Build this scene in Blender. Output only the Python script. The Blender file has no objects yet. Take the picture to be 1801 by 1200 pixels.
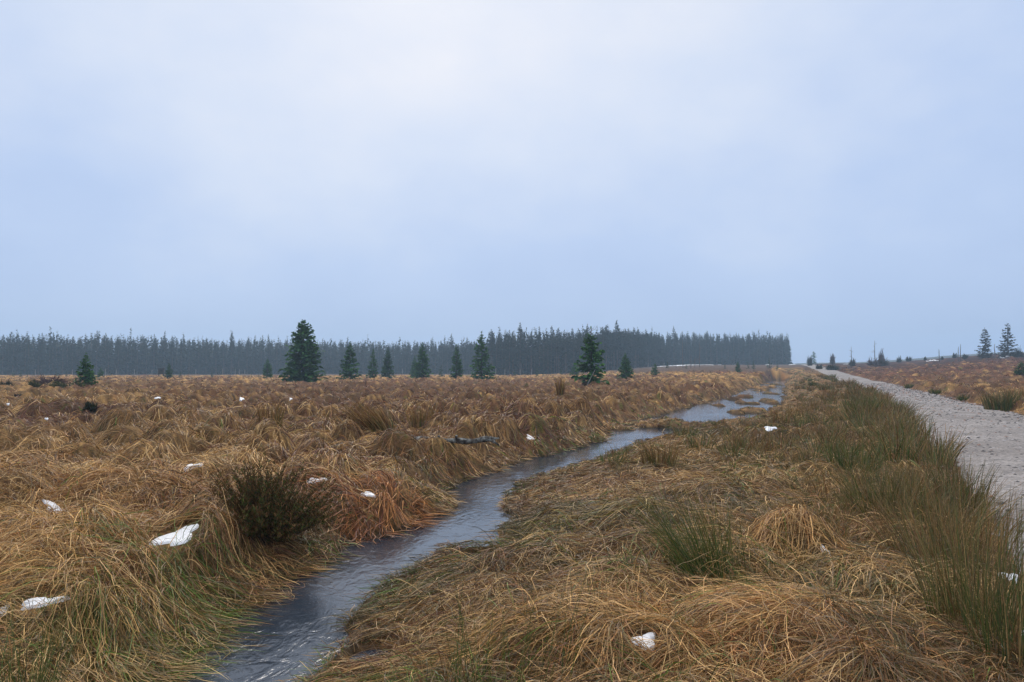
import bpy, math, random
import numpy as np
R = math.radians
scene = bpy.context.scene
col = scene.collection
rng = np.random.default_rng(7)
random.seed(7)

# ------------------------------------------------------------------ camera
F_PX, PW, PH = 1286.0, 1801.0, 1200.0
CAM_Z = 1.6
PITCH = math.atan(52.0 / F_PX)
cam_d = bpy.data.cameras.new('camera')
cam_d.sensor_width = 36.0
cam_d.lens = 36.0 * F_PX / PW
cam_d.clip_start = 0.05
cam_d.clip_end = 6000
cam = bpy.data.objects.new('camera', cam_d)
col.objects.link(cam)
cam.location = (0, 0, CAM_Z)
cam.rotation_euler = (R(90) + PITCH, 0, 0)
scene.camera = cam

# ------------------------------------------------------------------ sky, sun, exposure
SUN_EL, SUN_AZ = R(38), R(-8)          # the sun hides behind the cloud, ahead and a little left
sun_dir = (math.sin(SUN_AZ) * math.cos(SUN_EL), math.cos(SUN_AZ) * math.cos(SUN_EL), math.sin(SUN_EL))
world = bpy.data.worlds.new('World')
scene.world = world
world.use_nodes = True
wt = world.node_tree
wt.nodes.clear()
def wn(t): return wt.nodes.new(t)
wo = wn('ShaderNodeOutputWorld'); bg = wn('ShaderNodeBackground')
sky = wn('ShaderNodeTexSky'); sky.sky_type = 'NISHITA'; sky.sun_disc = False
sky.sun_elevation = SUN_EL; sky.sun_rotation = SUN_AZ
skys = wn('ShaderNodeVectorMath'); skys.operation = 'SCALE'; skys.inputs['Scale'].default_value = 0.08
wt.links.new(sky.outputs[0], skys.inputs[0])
tc = wn('ShaderNodeTexCoord'); sp = wn('ShaderNodeSeparateXYZ')
wt.links.new(tc.outputs['Generated'], sp.inputs[0])
noi = wn('ShaderNodeTexNoise'); noi.inputs['Scale'].default_value = 2.2
noi.inputs['Detail'].default_value = 5.0; noi.inputs['Roughness'].default_value = 0.55
mp = wn('ShaderNodeMapping'); mp.inputs['Scale'].default_value = (1, 1, 1.7)
wt.links.new(tc.outputs['Generated'], mp.inputs[0]); wt.links.new(mp.outputs[0], noi.inputs[0])
nm = wn('ShaderNodeMath'); nm.operation = 'MULTIPLY_ADD'
nm.inputs[1].default_value = 0.66; nm.inputs[2].default_value = -0.32
wt.links.new(noi.outputs[0], nm.inputs[0])
dot = wn('ShaderNodeVectorMath'); dot.operation = 'DOT_PRODUCT'; dot.inputs[1].default_value = sun_dir
wt.links.new(tc.outputs['Generated'], dot.inputs[0])
dmx = wn('ShaderNodeMath'); dmx.operation = 'MAXIMUM'; dmx.inputs[1].default_value = 0
wt.links.new(dot.outputs['Value'], dmx.inputs[0])
dpw = wn('ShaderNodeMath'); dpw.operation = 'POWER'; dpw.inputs[1].default_value = 5.0
wt.links.new(dmx.outputs[0], dpw.inputs[0])
dsc = wn('ShaderNodeMath'); dsc.operation = 'MULTIPLY_ADD'; dsc.inputs[1].default_value = 0.26
wt.links.new(dpw.outputs[0], dsc.inputs[0])
zs = wn('ShaderNodeMath'); zs.operation = 'MULTIPLY_ADD'; zs.inputs[1].default_value = 0.72
wt.links.new(sp.outputs['Z'], zs.inputs[0]); wt.links.new(nm.outputs[0], zs.inputs[2])
wt.links.new(zs.outputs[0], dsc.inputs[2])
rmp = wn('ShaderNodeValToRGB')
e = rmp.color_ramp.elements
e[0].position = 0.0; e[0].color = (0.43, 0.565, 0.855, 1)
e[1].position = 0.80; e[1].color = (2.05, 2.0, 2.0, 1)
x = e.new(0.62); x.color = (0.88, 0.905, 0.985, 1)
x = e.new(0.22); x.color = (0.53, 0.66, 0.925, 1)
x = e.new(0.42); x.color = (0.71, 0.795, 0.965, 1)
wt.links.new(dsc.outputs[0], rmp.inputs[0])
mx = wn('ShaderNodeMix'); mx.data_type = 'RGBA'; mx.inputs[0].default_value = 0.93
wt.links.new(skys.outputs[0], mx.inputs[6]); wt.links.new(rmp.outputs[0], mx.inputs[7])
wt.links.new(mx.outputs[2], bg.inputs[0]); bg.inputs[1].default_value = 1.0
wt.links.new(bg.outputs[0], wo.inputs[0])

sl = bpy.data.lights.new('sun', 'SUN'); sl.energy = 1.5; sl.angle = R(24); sl.color = (1, 0.93, 0.84)
so = bpy.data.objects.new('sun', sl); col.objects.link(so)
from mathutils import Vector
so.rotation_euler = Vector(sun_dir).to_track_quat('Z', 'Y').to_euler()
so.location = (0, 0, 60)

vs = scene.view_settings
vs.view_transform = 'Standard'; vs.look = 'None'; vs.exposure = 0.0; vs.gamma = 1.0
vs.use_curve_mapping = False
cy = scene.cycles
cy.max_bounces = 5; cy.diffuse_bounces = 2; cy.glossy_bounces = 2; cy.transmission_bounces = 1
cy.volume_bounces = 1; cy.transparent_max_bounces = 4
cy.use_denoising = True
cy.use_adaptive_sampling = False
cy.caustics_reflective = False; cy.caustics_refractive = False

# ------------------------------------------------------------------ small maths
def ray(px, py):
    u = (px - PW / 2) / F_PX; v = -(py - PH / 2) / F_PX
    d = np.array([u, math.cos(PITCH) - v * math.sin(PITCH), math.sin(PITCH) + v * math.cos(PITCH)])
    return d / np.linalg.norm(d)
def on_plane(px, py, z):
    d = ray(px, py); t = (z - CAM_Z) / d[2]
    return d[0] * t, d[1] * t
def sstep(a, b, x):
    t = np.clip((x - a) / (b - a), 0, 1); return t * t * (3 - 2 * t)
def h01(i, j, s):
    i = i.astype(np.int64); j = j.astype(np.int64)
    n = (i * 374761393 + j * 668265263 + s * 2246822519) & 0xffffffff
    n = ((n ^ (n >> 13)) * 1274126177) & 0xffffffff
    n = ((n ^ (n >> 16)) * 2654435761) & 0xffffffff
    return ((n ^ (n >> 15)) & 0xffffff) / float(0x1000000)
def vnoise(x, y, s=0):
    i = np.floor(x); j = np.floor(y); fx = x - i; fy = y - j
    fx = fx * fx * (3 - 2 * fx); fy = fy * fy * (3 - 2 * fy)
    a = h01(i, j, s); b = h01(i + 1, j, s); c = h01(i, j + 1, s); d = h01(i + 1, j + 1, s)
    return (a * (1 - fx) + b * fx) * (1 - fy) + (c * (1 - fx) + d * fx) * fy
def fbm(x, y, s=0, o=3):
    r = 0; a = .5; t = 0
    for k in range(o):
        r = r + a * vnoise(x * 2 ** k, y * 2 ** k, s + k); t += a; a *= .5
    return r / t

# ------------------------------------------------------------------ plan of the place
ZW = -0.31                                             # water level
edges = [(1300, 215, 475), (1195, 340, 535), (1110, 412, 575), (1040, 490, 648), (985, 585, 722),
         (945, 685, 800), (916, 775, 880), (897, 808, 876), (868, 800, 890), (850, 825, 900), (836, 869, 943),
         (810, 940, 1030), (795, 1005, 1075), (778, 1066, 1112), (765, 1076, 1185), (748, 1100, 1270),
         (728, 1185, 1325), (712, 1235, 1362), (700, 1285, 1374), (686, 1318, 1376), (676, 1342, 1378), (669, 1360, 1382)]
SL = np.array([on_plane(l, y, ZW) for y, l, r in edges]); SR = np.array([on_plane(r, y, ZW) for y, l, r in edges])
SL = np.vstack([SL[0] - 3 * (SL[1] - SL[0]) * np.array([1, 1.6]), SL]); SR = np.vstack([SR[0] - 3 * (SR[1] - SR[0]) * np.array([1, 1.6]), SR])
SC = (SL + SR) / 2; SH = np.linalg.norm(SR - SL, axis=1) / 2 + .10
# left edge of the track, then its centre line
TL = np.array([(-3.2, -8), (0.9, 0), (4.1, 5.9), (5.4, 8.3), (8.2, 13.9), (10.6, 19), (13.3, 24.8), (18.2, 35.5), (26.3, 54), (40.3, 89.5), (74, 180), (104, 262), (137, 350)], float)
def resample(p, n):
    s = np.concatenate([[0], np.cumsum(np.linalg.norm(np.diff(p, axis=0), axis=1))])
    # smooth by averaging a dense linear resample
    q = np.linspace(0, s[-1] ** .5, n) ** 2
    return np.stack([np.interp(q, s, p[:, 0]), np.interp(q, s, p[:, 1])], 1)
TLd = resample(TL, 160)
tt = np.gradient(TLd, axis=0); tt /= np.linalg.norm(tt, axis=1)[:, None]
PATH_HW = 1.95
TC = TLd + np.stack([tt[:, 1], -tt[:, 0]], 1) * PATH_HW
for _ in range(3): TC[1:-1] = (TC[:-2] + 2 * TC[1:-1] + TC[2:]) / 4

def poly_dist(x, y, P, Wd=None):
    """distance to a polyline; returns distance minus local half width, and side (+ right)"""
    best = np.full(x.shape, 1e9); side = np.zeros(x.shape)
    for k in range(len(P) - 1):
        ax, ay = P[k]; bx, by = P[k + 1]
        dx, dy = bx - ax, by - ay; l2 = dx * dx + dy * dy + 1e-9
        t = np.clip(((x - ax) * dx + (y - ay) * dy) / l2, 0, 1)
        ex = x - ax - t * dx; ey = y - ay - t * dy
        d = np.sqrt(ex * ex + ey * ey)
        if Wd is not None: d = d - (Wd[k] * (1 - t) + Wd[k + 1] * t)
        m = d < best
        best = np.where(m, d, best); side = np.where(m, dx * ey - dy * ex, side)
    return best, -side

PUDDLES = [(*on_plane(832, 948, ZW), .30, .50), (*on_plane(846, 986, ZW), .20, .26), (*on_plane(645, 1165, ZW), .14, .22)]
# prominent hummocks of the foreground: photo position of the crest, radius, height, name of look
MOUNDS = [
    (130, 935, .85, .34, 'broad tan grass tussock spilling left of the two long snow streaks', 0),
    (230, 850, .95, .36, 'wide combed grass tussock below the small snow patch in the left field', 1),
    (305, 775, .55, .42, 'tall rounded straw tussock standing above the small forked snow patch', 0),
    (60, 800, .95, .30, 'brown swept grass tussock at the far left edge of the meadow', 1),
    (630, 815, .75, .24, 'golden grass tussock in front of the orange rush fan', 0),
    (745, 806, .42, .18, 'straw tussock just below the thick end of the fallen log', 0),
    (815, 792, .30, .20, 'pale yellow tussock overlapping the middle of the fallen log', 2),
    (700, 850, .95, .30, 'reddish grass tussock sloping down to the grass tongue in the stream', 3),
    (1000, 1065, .62, .30, 'large blond drooping tussock at the bottom centre beside the snow lump', 2),
    (1395, 925, .42, .40, 'pale bleached tussock hanging like hair beside a small snow lump', 2),
    (1130, 905, .70, .22, 'flattened olive brown tussock behind the green rush fan', 4),
    (980, 880, .85, .22, 'matted tussock on the right bank where the stream narrows', 4),
    (1400, 1090, .75, .20, 'flattened straw coloured tussock in the bottom right foreground', 2),
    (300, 1010, .80, .12, 'grass tussock with green moss between bush and stream', 4),
    (90, 1030, .60, .20, 'tan tussock behind the lowest long snow streak on the left', 0),
    (560, 930, .60, .20, 'drooping straw tussock at the foot of the dark bush beside the stream', 0),
]
MPOS = []
SHELF = []                                             # flat shelves where old snow lies

def base_z(x, y):
    """land without hummocks"""
    d = np.maximum(y, 1.0); a = x / d
    px = 900.5 + F_PX * a
    A = 4.0 * sstep(900, 1250, px) + 0.6 * sstep(1380, 1480, px) + 3.6 * sstep(1480, 1850, px)
    z = A * sstep(40, 330, d) * (y > 0)
    z = z + 0.9 * sstep(1500, 1820, px) * sstep(45, 140, d) * (y > 0)
    hl = sstep(520, 760, d) * (y > 0)
    z = z + hl * (8.0 * sstep(1420, 1800, px) + 4.0 * sstep(1250, 1420, px) + 3 * fbm(x / 60, y / 200, 31) - 1.5)
    z = z + (fbm(x / 9, y / 9, 3) - .5) * .30 * sstep(2, 12, d)
    return z

CELL = 0.98
def domes(x, y, cell=CELL, seed=11):
    i0 = np.floor(x / cell); j0 = np.floor(y / cell)
    H = np.zeros(x.shape); cx = x.copy(); cyy = y.copy(); cid = np.zeros(x.shape)
    for di in (-1, 0, 1):
        for dj in (-1, 0, 1):
            i = i0 + di; j = j0 + dj
            ox = (i + .15 + .7 * h01(i, j, seed)) * cell; oy = (j + .15 + .7 * h01(i, j, seed + 1)) * cell
            r_ = cell * (.42 + .40 * h01(i, j, seed + 2)); hh = .12 + .36 * h01(i, j, seed + 3) ** 1.3
            h = hh * (1 - ((x - ox) ** 2 + (y - oy) ** 2) / (r_ * r_))
            m = h > H
            H = np.where(m, h, H); cx = np.where(m, ox, cx); cyy = np.where(m, oy, cyy)
            cid = np.where(m, h01(i, j, seed + 4), cid)
    return H, cx, cyy, cid

def terrain(x, y, full=False):
    x = np.asarray(x, float); y = np.asarray(y, float)
    z = base_z(x, y)
    wx = x + (vnoise(x * 1.1, y * 1.1, 40) - .5) * .5; wy = y + (vnoise(x * 1.1, y * 1.1, 41) - .5) * .5
    sd, side = poly_dist(x, y, SC, SH)
    sd = sd + (vnoise(x * 2.1, y * 2.1, 60) - .5) * .22 + (vnoise(x * .8, y * .8, 61) - .5) * .25 * sstep(12, 30, y)
    pd, pside = poly_dist(x, y, TC); pd = pd - PATH_HW
    D, cx, cyy, cid = domes(wx, wy)
    right = (side > 0) & (pside < 0)
    amp = np.where(right, .45, 1.0) * sstep(.1, 1.0, sd) * sstep(-.1, .7, pd)
    amp = amp * (.88 + .60 * sstep(8, 18, y)) * (1 - .75 * sstep(170, 260, y))
    hum = D * amp
    mid = np.full(x.shape, -1)
    for k, (mx_, my_, r_, hh) in enumerate(MPOS):
        q = 1 - ((x - mx_) ** 2 + (y - my_) ** 2) / (r_ * r_)
        h = 1.0 * hh * np.clip(q, 0, 1) ** .8 * sstep(-.05, .5, sd)
        m = h > hum
        hum = np.where(m, h, hum); mid = np.where(m & (q > .02), k, mid)
        cx = np.where(m, mx_, cx); cyy = np.where(m, my_, cyy); cid = np.where(m, .37, cid)
    land = z + hum
    # banks: steep on the left, low and wet on the right
    wl = np.where(side > 0, 2.3, .85)
    bank = sstep(0, 1, np.clip(sd / wl, 0, 1) ** .75)
    edge_h = ZW + .02
    land = np.where(sd < wl, edge_h + (land - edge_h) * bank, land)
    land = np.where(sd < .05, ZW - .22 * sstep(.05, -.35, sd) + .02 * sstep(-.02, .05, sd), land)
    # weedy islands where the stream spreads
    isl = (fbm(x * .9 + 3, y * .42, 70, 2) - .60) * 1.5 * sstep(20, 25, y) * (1 - sstep(95, 110, y))
    land = np.where(sd < .05, np.maximum(land, ZW - .06 + np.clip(isl, -.1, .26)), land)
    for (ux, uy, rx, ry) in PUDDLES:
        q = ((x - ux) / rx) ** 2 + ((y - uy) / ry) ** 2 + (vnoise(x * 5, y * 5, 66) - .5) * .8
        land = land + (np.minimum(land, ZW + .05) - land) * sstep(9, 2, q)
        land = land + (np.minimum(land, ZW - .04) - land) * sstep(1.5, .7, q)
    # the track is a flat bench
    pz = base_z(x, y) * 1.0
    k = sstep(.55, -.25, pd)
    land = land * (1 - k) + (pz - .05) * k
    for (P0, n, M2, rm) in SHELF:
        u = M2[0, 0] * (x - P0[0]) + M2[0, 1] * (y - P0[1]); v_ = M2[1, 0] * (x - P0[0]) + M2[1, 1] * (y - P0[1])
        k = sstep(rm, 1.2, np.sqrt(u * u + v_ * v_))
        land = land + (P0[2] - (n[0] * (x - P0[0]) + n[1] * (y - P0[1])) / n[2] - land) * k
    if full: return land, sd, side, pd, pside, cx, cyy, cid, mid
    return land

def hit(px, py, tmax=700):
    d = ray(px, py)
    t = np.geomspace(2.0, tmax, 3000)
    z = CAM_Z + d[2] * t - base_z(d[0] * t, d[1] * t)
    i = np.argmax(z < 0.12)
    if not (z < 0.12).any(): i = len(t) - 1
    return d[0] * t[i], d[1] * t[i]
def at_depth(px, dep):
    X = (px - 900.5) / F_PX * dep
    return X, dep
for m in MOUNDS:
    X, Y = on_plane(m[0], m[1], m[3] * .8)
    MPOS.append((X, Y, m[2], m[3]))
def gz(x, y): return float(terrain(np.array([x]), np.array([y]))[0])

SNOW = [  # px, py, width px, height px, tilt of the long axis in the picture (deg), label
    (100, 897, 66, 20, -22, 'white snow streak between brown tussocks at the left, sloping down to the right'),
    (312, 944, 92, 34, 22, 'largest snow patch, ragged, left of the dark bush'),
    (338, 822, 34, 11, 14, 'small forked snow patch below the tall rounded straw tussock'),
    (555, 846, 38, 9, 3, 'thin snow patch just right of the top of the dark bush'),
    (648, 871, 32, 7, -8, 'narrow snow sliver on the golden slope right of the dark bush'),
    (267, 917, 12, 8, 0, 'tiny snow dot above the ragged patch left of the dark bush'),
    (72, 1062, 84, 17, 12, 'long snow streak at the lower left, rising to the right'),
    (4, 1077, 28, 18, 20, 'snow patch cut by the left edge of the picture'),
    (68, 1124, 14, 10, 0, 'lone small snow lump under the long lower left streak'),
    (425, 702, 13, 6, 0, 'bright small snow patch in the middle of the left meadow'),
    (511, 702, 8, 4, 0, 'tiny snow patch in the meadow below the largest young spruce'),
    (278, 700, 14, 4, 0, 'flat faint snow strip in the meadow below the hunting hide'),
    (82, 737, 8, 4, 0, 'tiny snow dot among hummocks at the left of the meadow'),
    (14, 711, 9, 3, 0, 'tiny snow strip at the far left of the meadow'),
    (932, 770, 17, 7, -15, 'small snow lump to the right of the fallen log'),
    (1134, 1131, 58, 24, 4, 'snow lump on straw at the bottom centre right'),
    (1450, 969, 20, 14, -25, 'small snow lump beside the bleached hanging tussock'),
    (1355, 754, 28, 6, 0, 'snow strip on the bank right of the stream'),
    (1572, 727, 30, 7, -4, 'snow strip at the left edge of the gravel path behind rushes'),
    (1777, 1017, 36, 15, -5, 'snow patch on the path edge behind the tallest rushes'),
    (1798, 1115, 22, 22, -20, 'snow lump at the bottom right corner behind rushes'),
]
FAR_SNOW = [  # px, depth, width m, depth m
    (1164, 285, 4.5, 3.0, 'snow strip at the forest foot, leftmost of the clearing'), (1182, 300, 6, 5, 'snow bank behind the bushy young spruce at the clearing'),
    (1205, 310, 11, 9, 'widest snow bank at the foot of the far forest'), (1232, 318, 8, 7, 'snow bank behind the tallest dead trunk in the clearing'),
    (1196, 262, 3, 2.5, 'small snow patch in front of the widest far snow bank'), (1248, 300, 4, 4, 'snow patch right of the dead trunks in the clearing'),
    (1262, 322, 5, 5, 'snow strip at the right end of the clearing snow'), (1350, 280, 1.8, 2, 'small far snow spot left of the path end'),
    (1394, 300, 2.6, 3, 'far snow spot beside the right end of the forest'), (1407, 372, 4, 6, 'bright snow bank where the path disappears'),
    (1418, 385, 2.5, 4, 'far snow strip right of where the path disappears'), (1490, 250, 2.2, 3, 'far snow strip left of the branched dead trunk'),
    (1766, 180, 2.0, 2.5, 'snow spot below the taller of the two lone spruces'), (1641, 215, 2.4, 3, 'faint snow spot on the right moor below the slim posts'),
]
NEAR_PLAN = []
for k, (px, py, w, h, tilt, lab) in enumerate(SNOW):
    d = ray(px, py); tl = np.geomspace(2.5, 120, 4000)
    z = CAM_Z + d[2] * tl - terrain(d[0] * tl, d[1] * tl)
    i = int(np.argmax(z < .07)); P0 = d * tl[i] + np.array([0, 0, CAM_Z])
    n = np.array([0, -.22, 1.0]); n /= np.linalg.norm(n)
    def un(qx, qy):
        e_ = ray(qx, qy); t_ = np.dot(P0 - np.array([0, 0, CAM_Z]), n) / np.dot(e_, n)
        return (e_ * t_)[:2] - P0[:2]
    if w < 15: w, h = w * .75, h * .75
    c_, s_ = math.cos(R(tilt)), math.sin(R(tilt))
    ax = un(px + w / 2 * c_, py - w / 2 * s_); ay = un(px + h / 2 * s_, py - h / 2 * c_)
    NEAR_PLAN.append((P0, n, ax, ay, k, lab))
SHELF += [(P0, n, np.linalg.inv(np.stack([ax, ay], 1)), min(5., 1.5 + .45 / max(np.hypot(*ax), np.hypot(*ay)))) for (P0, n, ax, ay, k, lab) in NEAR_PLAN]

# ------------------------------------------------------------------ materials
def mat(name):
    m = bpy.data.materials.new(name); m.use_nodes = True
    return m, m.node_tree, m.node_tree.nodes['Principled BSDF']
def attr_mat(name, rough=.55, spec=.25, transl=0.0):
    m, t, b = mat(name)
    a = t.nodes.new('ShaderNodeAttribute'); a.attribute_name = 'Col'
    t.links.new(a.outputs['Color'], b.inputs['Base Color'])
    b.inputs['Roughness'].default_value = rough; b.inputs['Specular IOR Level'].default_value = spec
    if transl:
        tr = t.nodes.new('ShaderNodeBsdfTranslucent'); mxs = t.nodes.new('ShaderNodeMixShader'); mxs.inputs[0].default_value = transl
        t.links.new(a.outputs['Color'], tr.inputs[0])
        o = t.nodes['Material Output']
        t.links.new(b.outputs[0], mxs.inputs[1]); t.links.new(tr.outputs[0], mxs.inputs[2]); t.links.new(mxs.outputs[0], o.inputs[0])
    return m
def noise_mat(name, c1, c2, scale, rough=.9, detail=6, bump=0, bscale=None, c3=None):
    m, t, b = mat(name)
    tcn = t.nodes.new('ShaderNodeTexCoord')
    n = t.nodes.new('ShaderNodeTexNoise'); n.inputs['Scale'].default_value = scale; n.inputs['Detail'].default_value = detail
    t.links.new(tcn.outputs['Object'], n.inputs[0])
    r_ = t.nodes.new('ShaderNodeValToRGB'); r_.color_ramp.elements[0].position = .35; r_.color_ramp.elements[1].position = .65
    r_.color_ramp.elements[0].color = (*c1, 1); r_.color_ramp.elements[1].color = (*c2, 1)
    if c3: q = r_.color_ramp.elements.new(.5); q.color = (*c3, 1)
    t.links.new(n.outputs[0], r_.inputs[0]); t.links.new(r_.outputs[0], b.inputs['Base Color'])
    b.inputs['Roughness'].default_value = rough; b.inputs['Specular IOR Level'].default_value = .2
    if bump:
        n2 = t.nodes.new('ShaderNodeTexNoise'); n2.inputs['Scale'].default_value = bscale or scale * 3; n2.inputs['Detail'].default_value = 5
        t.links.new(tcn.outputs['Object'], n2.inputs[0])
        bp = t.nodes.new('ShaderNodeBump'); bp.inputs['Strength'].default_value = bump; bp.inputs['Distance'].default_value = .03
        t.links.new(n2.outputs[0], bp.inputs['Height']); t.links.new(bp.outputs[0], b.inputs['Normal'])
    return m
M_grass = attr_mat('dead_grass', .5, .3, .22)
M_rush = attr_mat('rush', .5, .3, .15)
M_needle = attr_mat('needles', .7, .05, .08)
M_twig = attr_mat('twigs', .8, .1)
M_ground = attr_mat('moor_ground', .9, .1)
_t = M_ground.node_tree; _b = _t.nodes['Principled BSDF']; _a = [q for q in _t.nodes if q.type == 'ATTRIBUTE'][0]
_tc = _t.nodes.new('ShaderNodeTexCoord')
_n = _t.nodes.new('ShaderNodeTexNoise'); _n.inputs['Scale'].default_value = 16; _n.inputs['Detail'].default_value = 7; _n.inputs['Roughness'].default_value = .75; _n.inputs['Distortion'].default_value = 1.5
_t.links.new(_tc.outputs['Object'], _n.inputs[0])
_r = _t.nodes.new('ShaderNodeValToRGB'); _r.color_ramp.elements[0].position = .32; _r.color_ramp.elements[1].position = .68
_r.color_ramp.elements[0].color = (.35, .33, .32, 1); _r.color_ramp.elements[1].color = (2.1, 1.9, 1.6, 1)
_m = _t.nodes.new('ShaderNodeMix'); _m.data_type = 'RGBA'; _m.blend_type = 'MULTIPLY'; _m.inputs[0].default_value = 1
_t.links.new(_n.outputs[0], _r.inputs[0]); _t.links.new(_a.outputs['Color'], _m.inputs[6]); _t.links.new(_r.outputs[0], _m.inputs[7]); _t.links.new(_m.outputs[2], _b.inputs['Base Color'])
_p = _t.nodes.new('ShaderNodeBump'); _p.inputs['Strength'].default_value = .8; _p.inputs['Distance'].default_value = .04
_t.links.new(_n.outputs[0], _p.inputs['Height']); _t.links.new(_p.outputs[0], _b.inputs['Normal'])
M_bark = noise_mat('bark', (.055, .043, .036), (.11, .085, .07), 6, bump=.5)
M_dead = noise_mat('dead_wood', (.10, .085, .075), (.18, .155, .14), 8, bump=.4)
M_log = noise_mat('lichen_log', (.05, .04, .032), (.34, .34, .30), 16, bump=.8, bscale=50, c3=(.12, .11, .095))
M_post = noise_mat('weathered_post', (.22, .20, .18), (.36, .34, .31), 9)
M_board = noise_mat('dark_board', (.03, .025, .02), (.06, .05, .04), 5)
M_pale = noise_mat('pale_board', (.25, .24, .24), (.36, .35, .35), 5)
M_hole = noise_mat('window_dark', (.012, .012, .012), (.02, .02, .02), 5)
# snow
M_snow, t, b = mat('old_snow')
b.inputs['Base Color'].default_value = (.86, .88, .90, 1); b.inputs['Roughness'].default_value = .55
b.inputs['Subsurface Weight'].default_value = .0
n = t.nodes.new('ShaderNodeTexNoise'); n.inputs['Scale'].default_value = 28; n.inputs['Detail'].default_value = 4
tcn = t.nodes.new('ShaderNodeTexCoord'); t.links.new(tcn.outputs['Object'], n.inputs[0])
bp = t.nodes.new('ShaderNodeBump'); bp.inputs['Strength'].default_value = .5; bp.inputs['Distance'].default_value = .02
t.links.new(n.outputs[0], bp.inputs['Height']); t.links.new(bp.outputs[0], b.inputs['Normal'])
# water
M_water, t, b = mat('stream_water')
b.inputs['Base Color'].default_value = (.030, .040, .056, 1); b.inputs['Roughness'].default_value = .06
b.inputs['IOR'].default_value = 1.33; b.inputs['Specular IOR Level'].default_value = 1.0
tcn = t.nodes.new('ShaderNodeTexCoord')
mpn = t.nodes.new('ShaderNodeMapping'); mpn.inputs['Rotation'].default_value = (0, 0, R(-28)); mpn.inputs['Scale'].default_value = (1, .55, 1)
t.links.new(tcn.outputs['Object'], mpn.inputs[0])
n = t.nodes.new('ShaderNodeTexNoise'); n.inputs['Scale'].default_value = 7; n.inputs['Detail'].default_value = 5; n.inputs['Distortion'].default_value = 1.2
n2 = t.nodes.new('ShaderNodeTexNoise'); n2.inputs['Scale'].default_value = 26; n2.inputs['Detail'].default_value = 3
t.links.new(mpn.outputs[0], n.inputs[0]); t.links.new(mpn.outputs[0], n2.inputs[0])
ad = t.nodes.new('ShaderNodeMath'); ad.operation = 'MULTIPLY_ADD'; ad.inputs[1].default_value = .28
t.links.new(n2.outputs[0], ad.inputs[0]); t.links.new(n.outputs[0], ad.inputs[2])
bp = t.nodes.new('ShaderNodeBump'); bp.inputs['Strength'].default_value = .21; bp.inputs['Distance'].default_value = .04
t.links.new(ad.outputs[0], bp.inputs['Height']); t.links.new(bp.outputs[0], b.inputs['Normal'])
# gravel of the track
M_gravel, t, b = mat('gravel_track')
tcn = t.nodes.new('ShaderNodeTexCoord')
v = t.nodes.new('ShaderNodeTexVoronoi'); v.inputs['Scale'].default_value = 24
n = t.nodes.new('ShaderNodeTexNoise'); n.inputs['Scale'].default_value = 1.3; n.inputs['Detail'].default_value = 8; n.inputs['Roughness'].default_value = .7
t.links.new(tcn.outputs['Object'], v.inputs[0]); t.links.new(tcn.outputs['Object'], n.inputs[0])
rp = t.nodes.new('ShaderNodeValToRGB')
rp.color_ramp.elements[0].position = .0; rp.color_ramp.elements[0].color = (.05, .045, .045, 1)
rp.color_ramp.elements[1].position = 1; rp.color_ramp.elements[1].color = (.38, .34, .31, 1)
x = rp.color_ramp.elements.new(.35); x.color = (.19, .168, .152, 1)
sc_ = t.nodes.new('ShaderNodeSeparateColor'); t.links.new(v.outputs['Color'], sc_.inputs[0])
mxn = t.nodes.new('ShaderNodeMath'); mxn.operation = 'MULTIPLY_ADD'; mxn.inputs[1].default_value = .75
sb = t.nodes.new('ShaderNodeMath'); sb.operation = 'MULTIPLY_ADD'; sb.inputs[1].default_value = 1.1; sb.inputs[2].default_value = -.36
t.links.new(n.outputs[0], sb.inputs[0]); t.links.new(sc_.outputs[0], mxn.inputs[0]); t.links.new(sb.outputs[0], mxn.inputs[2])
t.links.new(mxn.outputs[0], rp.inputs[0])
nd = t.nodes.new('ShaderNodeTexNoise'); nd.inputs['Scale'].default_value = .45; nd.inputs['Detail'].default_value = 5
t.links.new(tcn.outputs['Object'], nd.inputs[0])
rd = t.nodes.new('ShaderNodeValToRGB'); rd.color_ramp.elements[0].position = .38; rd.color_ramp.elements[1].position = .58
rd.color_ramp.elements[0].color = (.74, .72, .70, 1); rd.color_ramp.elements[1].color = (1, 1, 1, 1)
t.links.new(nd.outputs[0], rd.inputs[0])
md = t.nodes.new('ShaderNodeMix'); md.data_type = 'RGBA'; md.blend_type = 'MULTIPLY'; md.inputs[0].default_value = 1
t.links.new(rp.outputs[0], md.inputs[6]); t.links.new(rd.outputs[0], md.inputs[7]); t.links.new(md.outputs[2], b.inputs['Base Color'])
b.inputs['Roughness'].default_value = .7; b.inputs['Specular IOR Level'].default_value = .3
bp = t.nodes.new('ShaderNodeBump'); bp.inputs['Strength'].default_value = .3; bp.inputs['Distance'].default_value = .02
t.links.new(v.outputs['Distance'], bp.inputs['Height']); t.links.new(bp.outputs[0], b.inputs['Normal'])
M_stone = attr_mat('stones', .7, .3)

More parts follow.
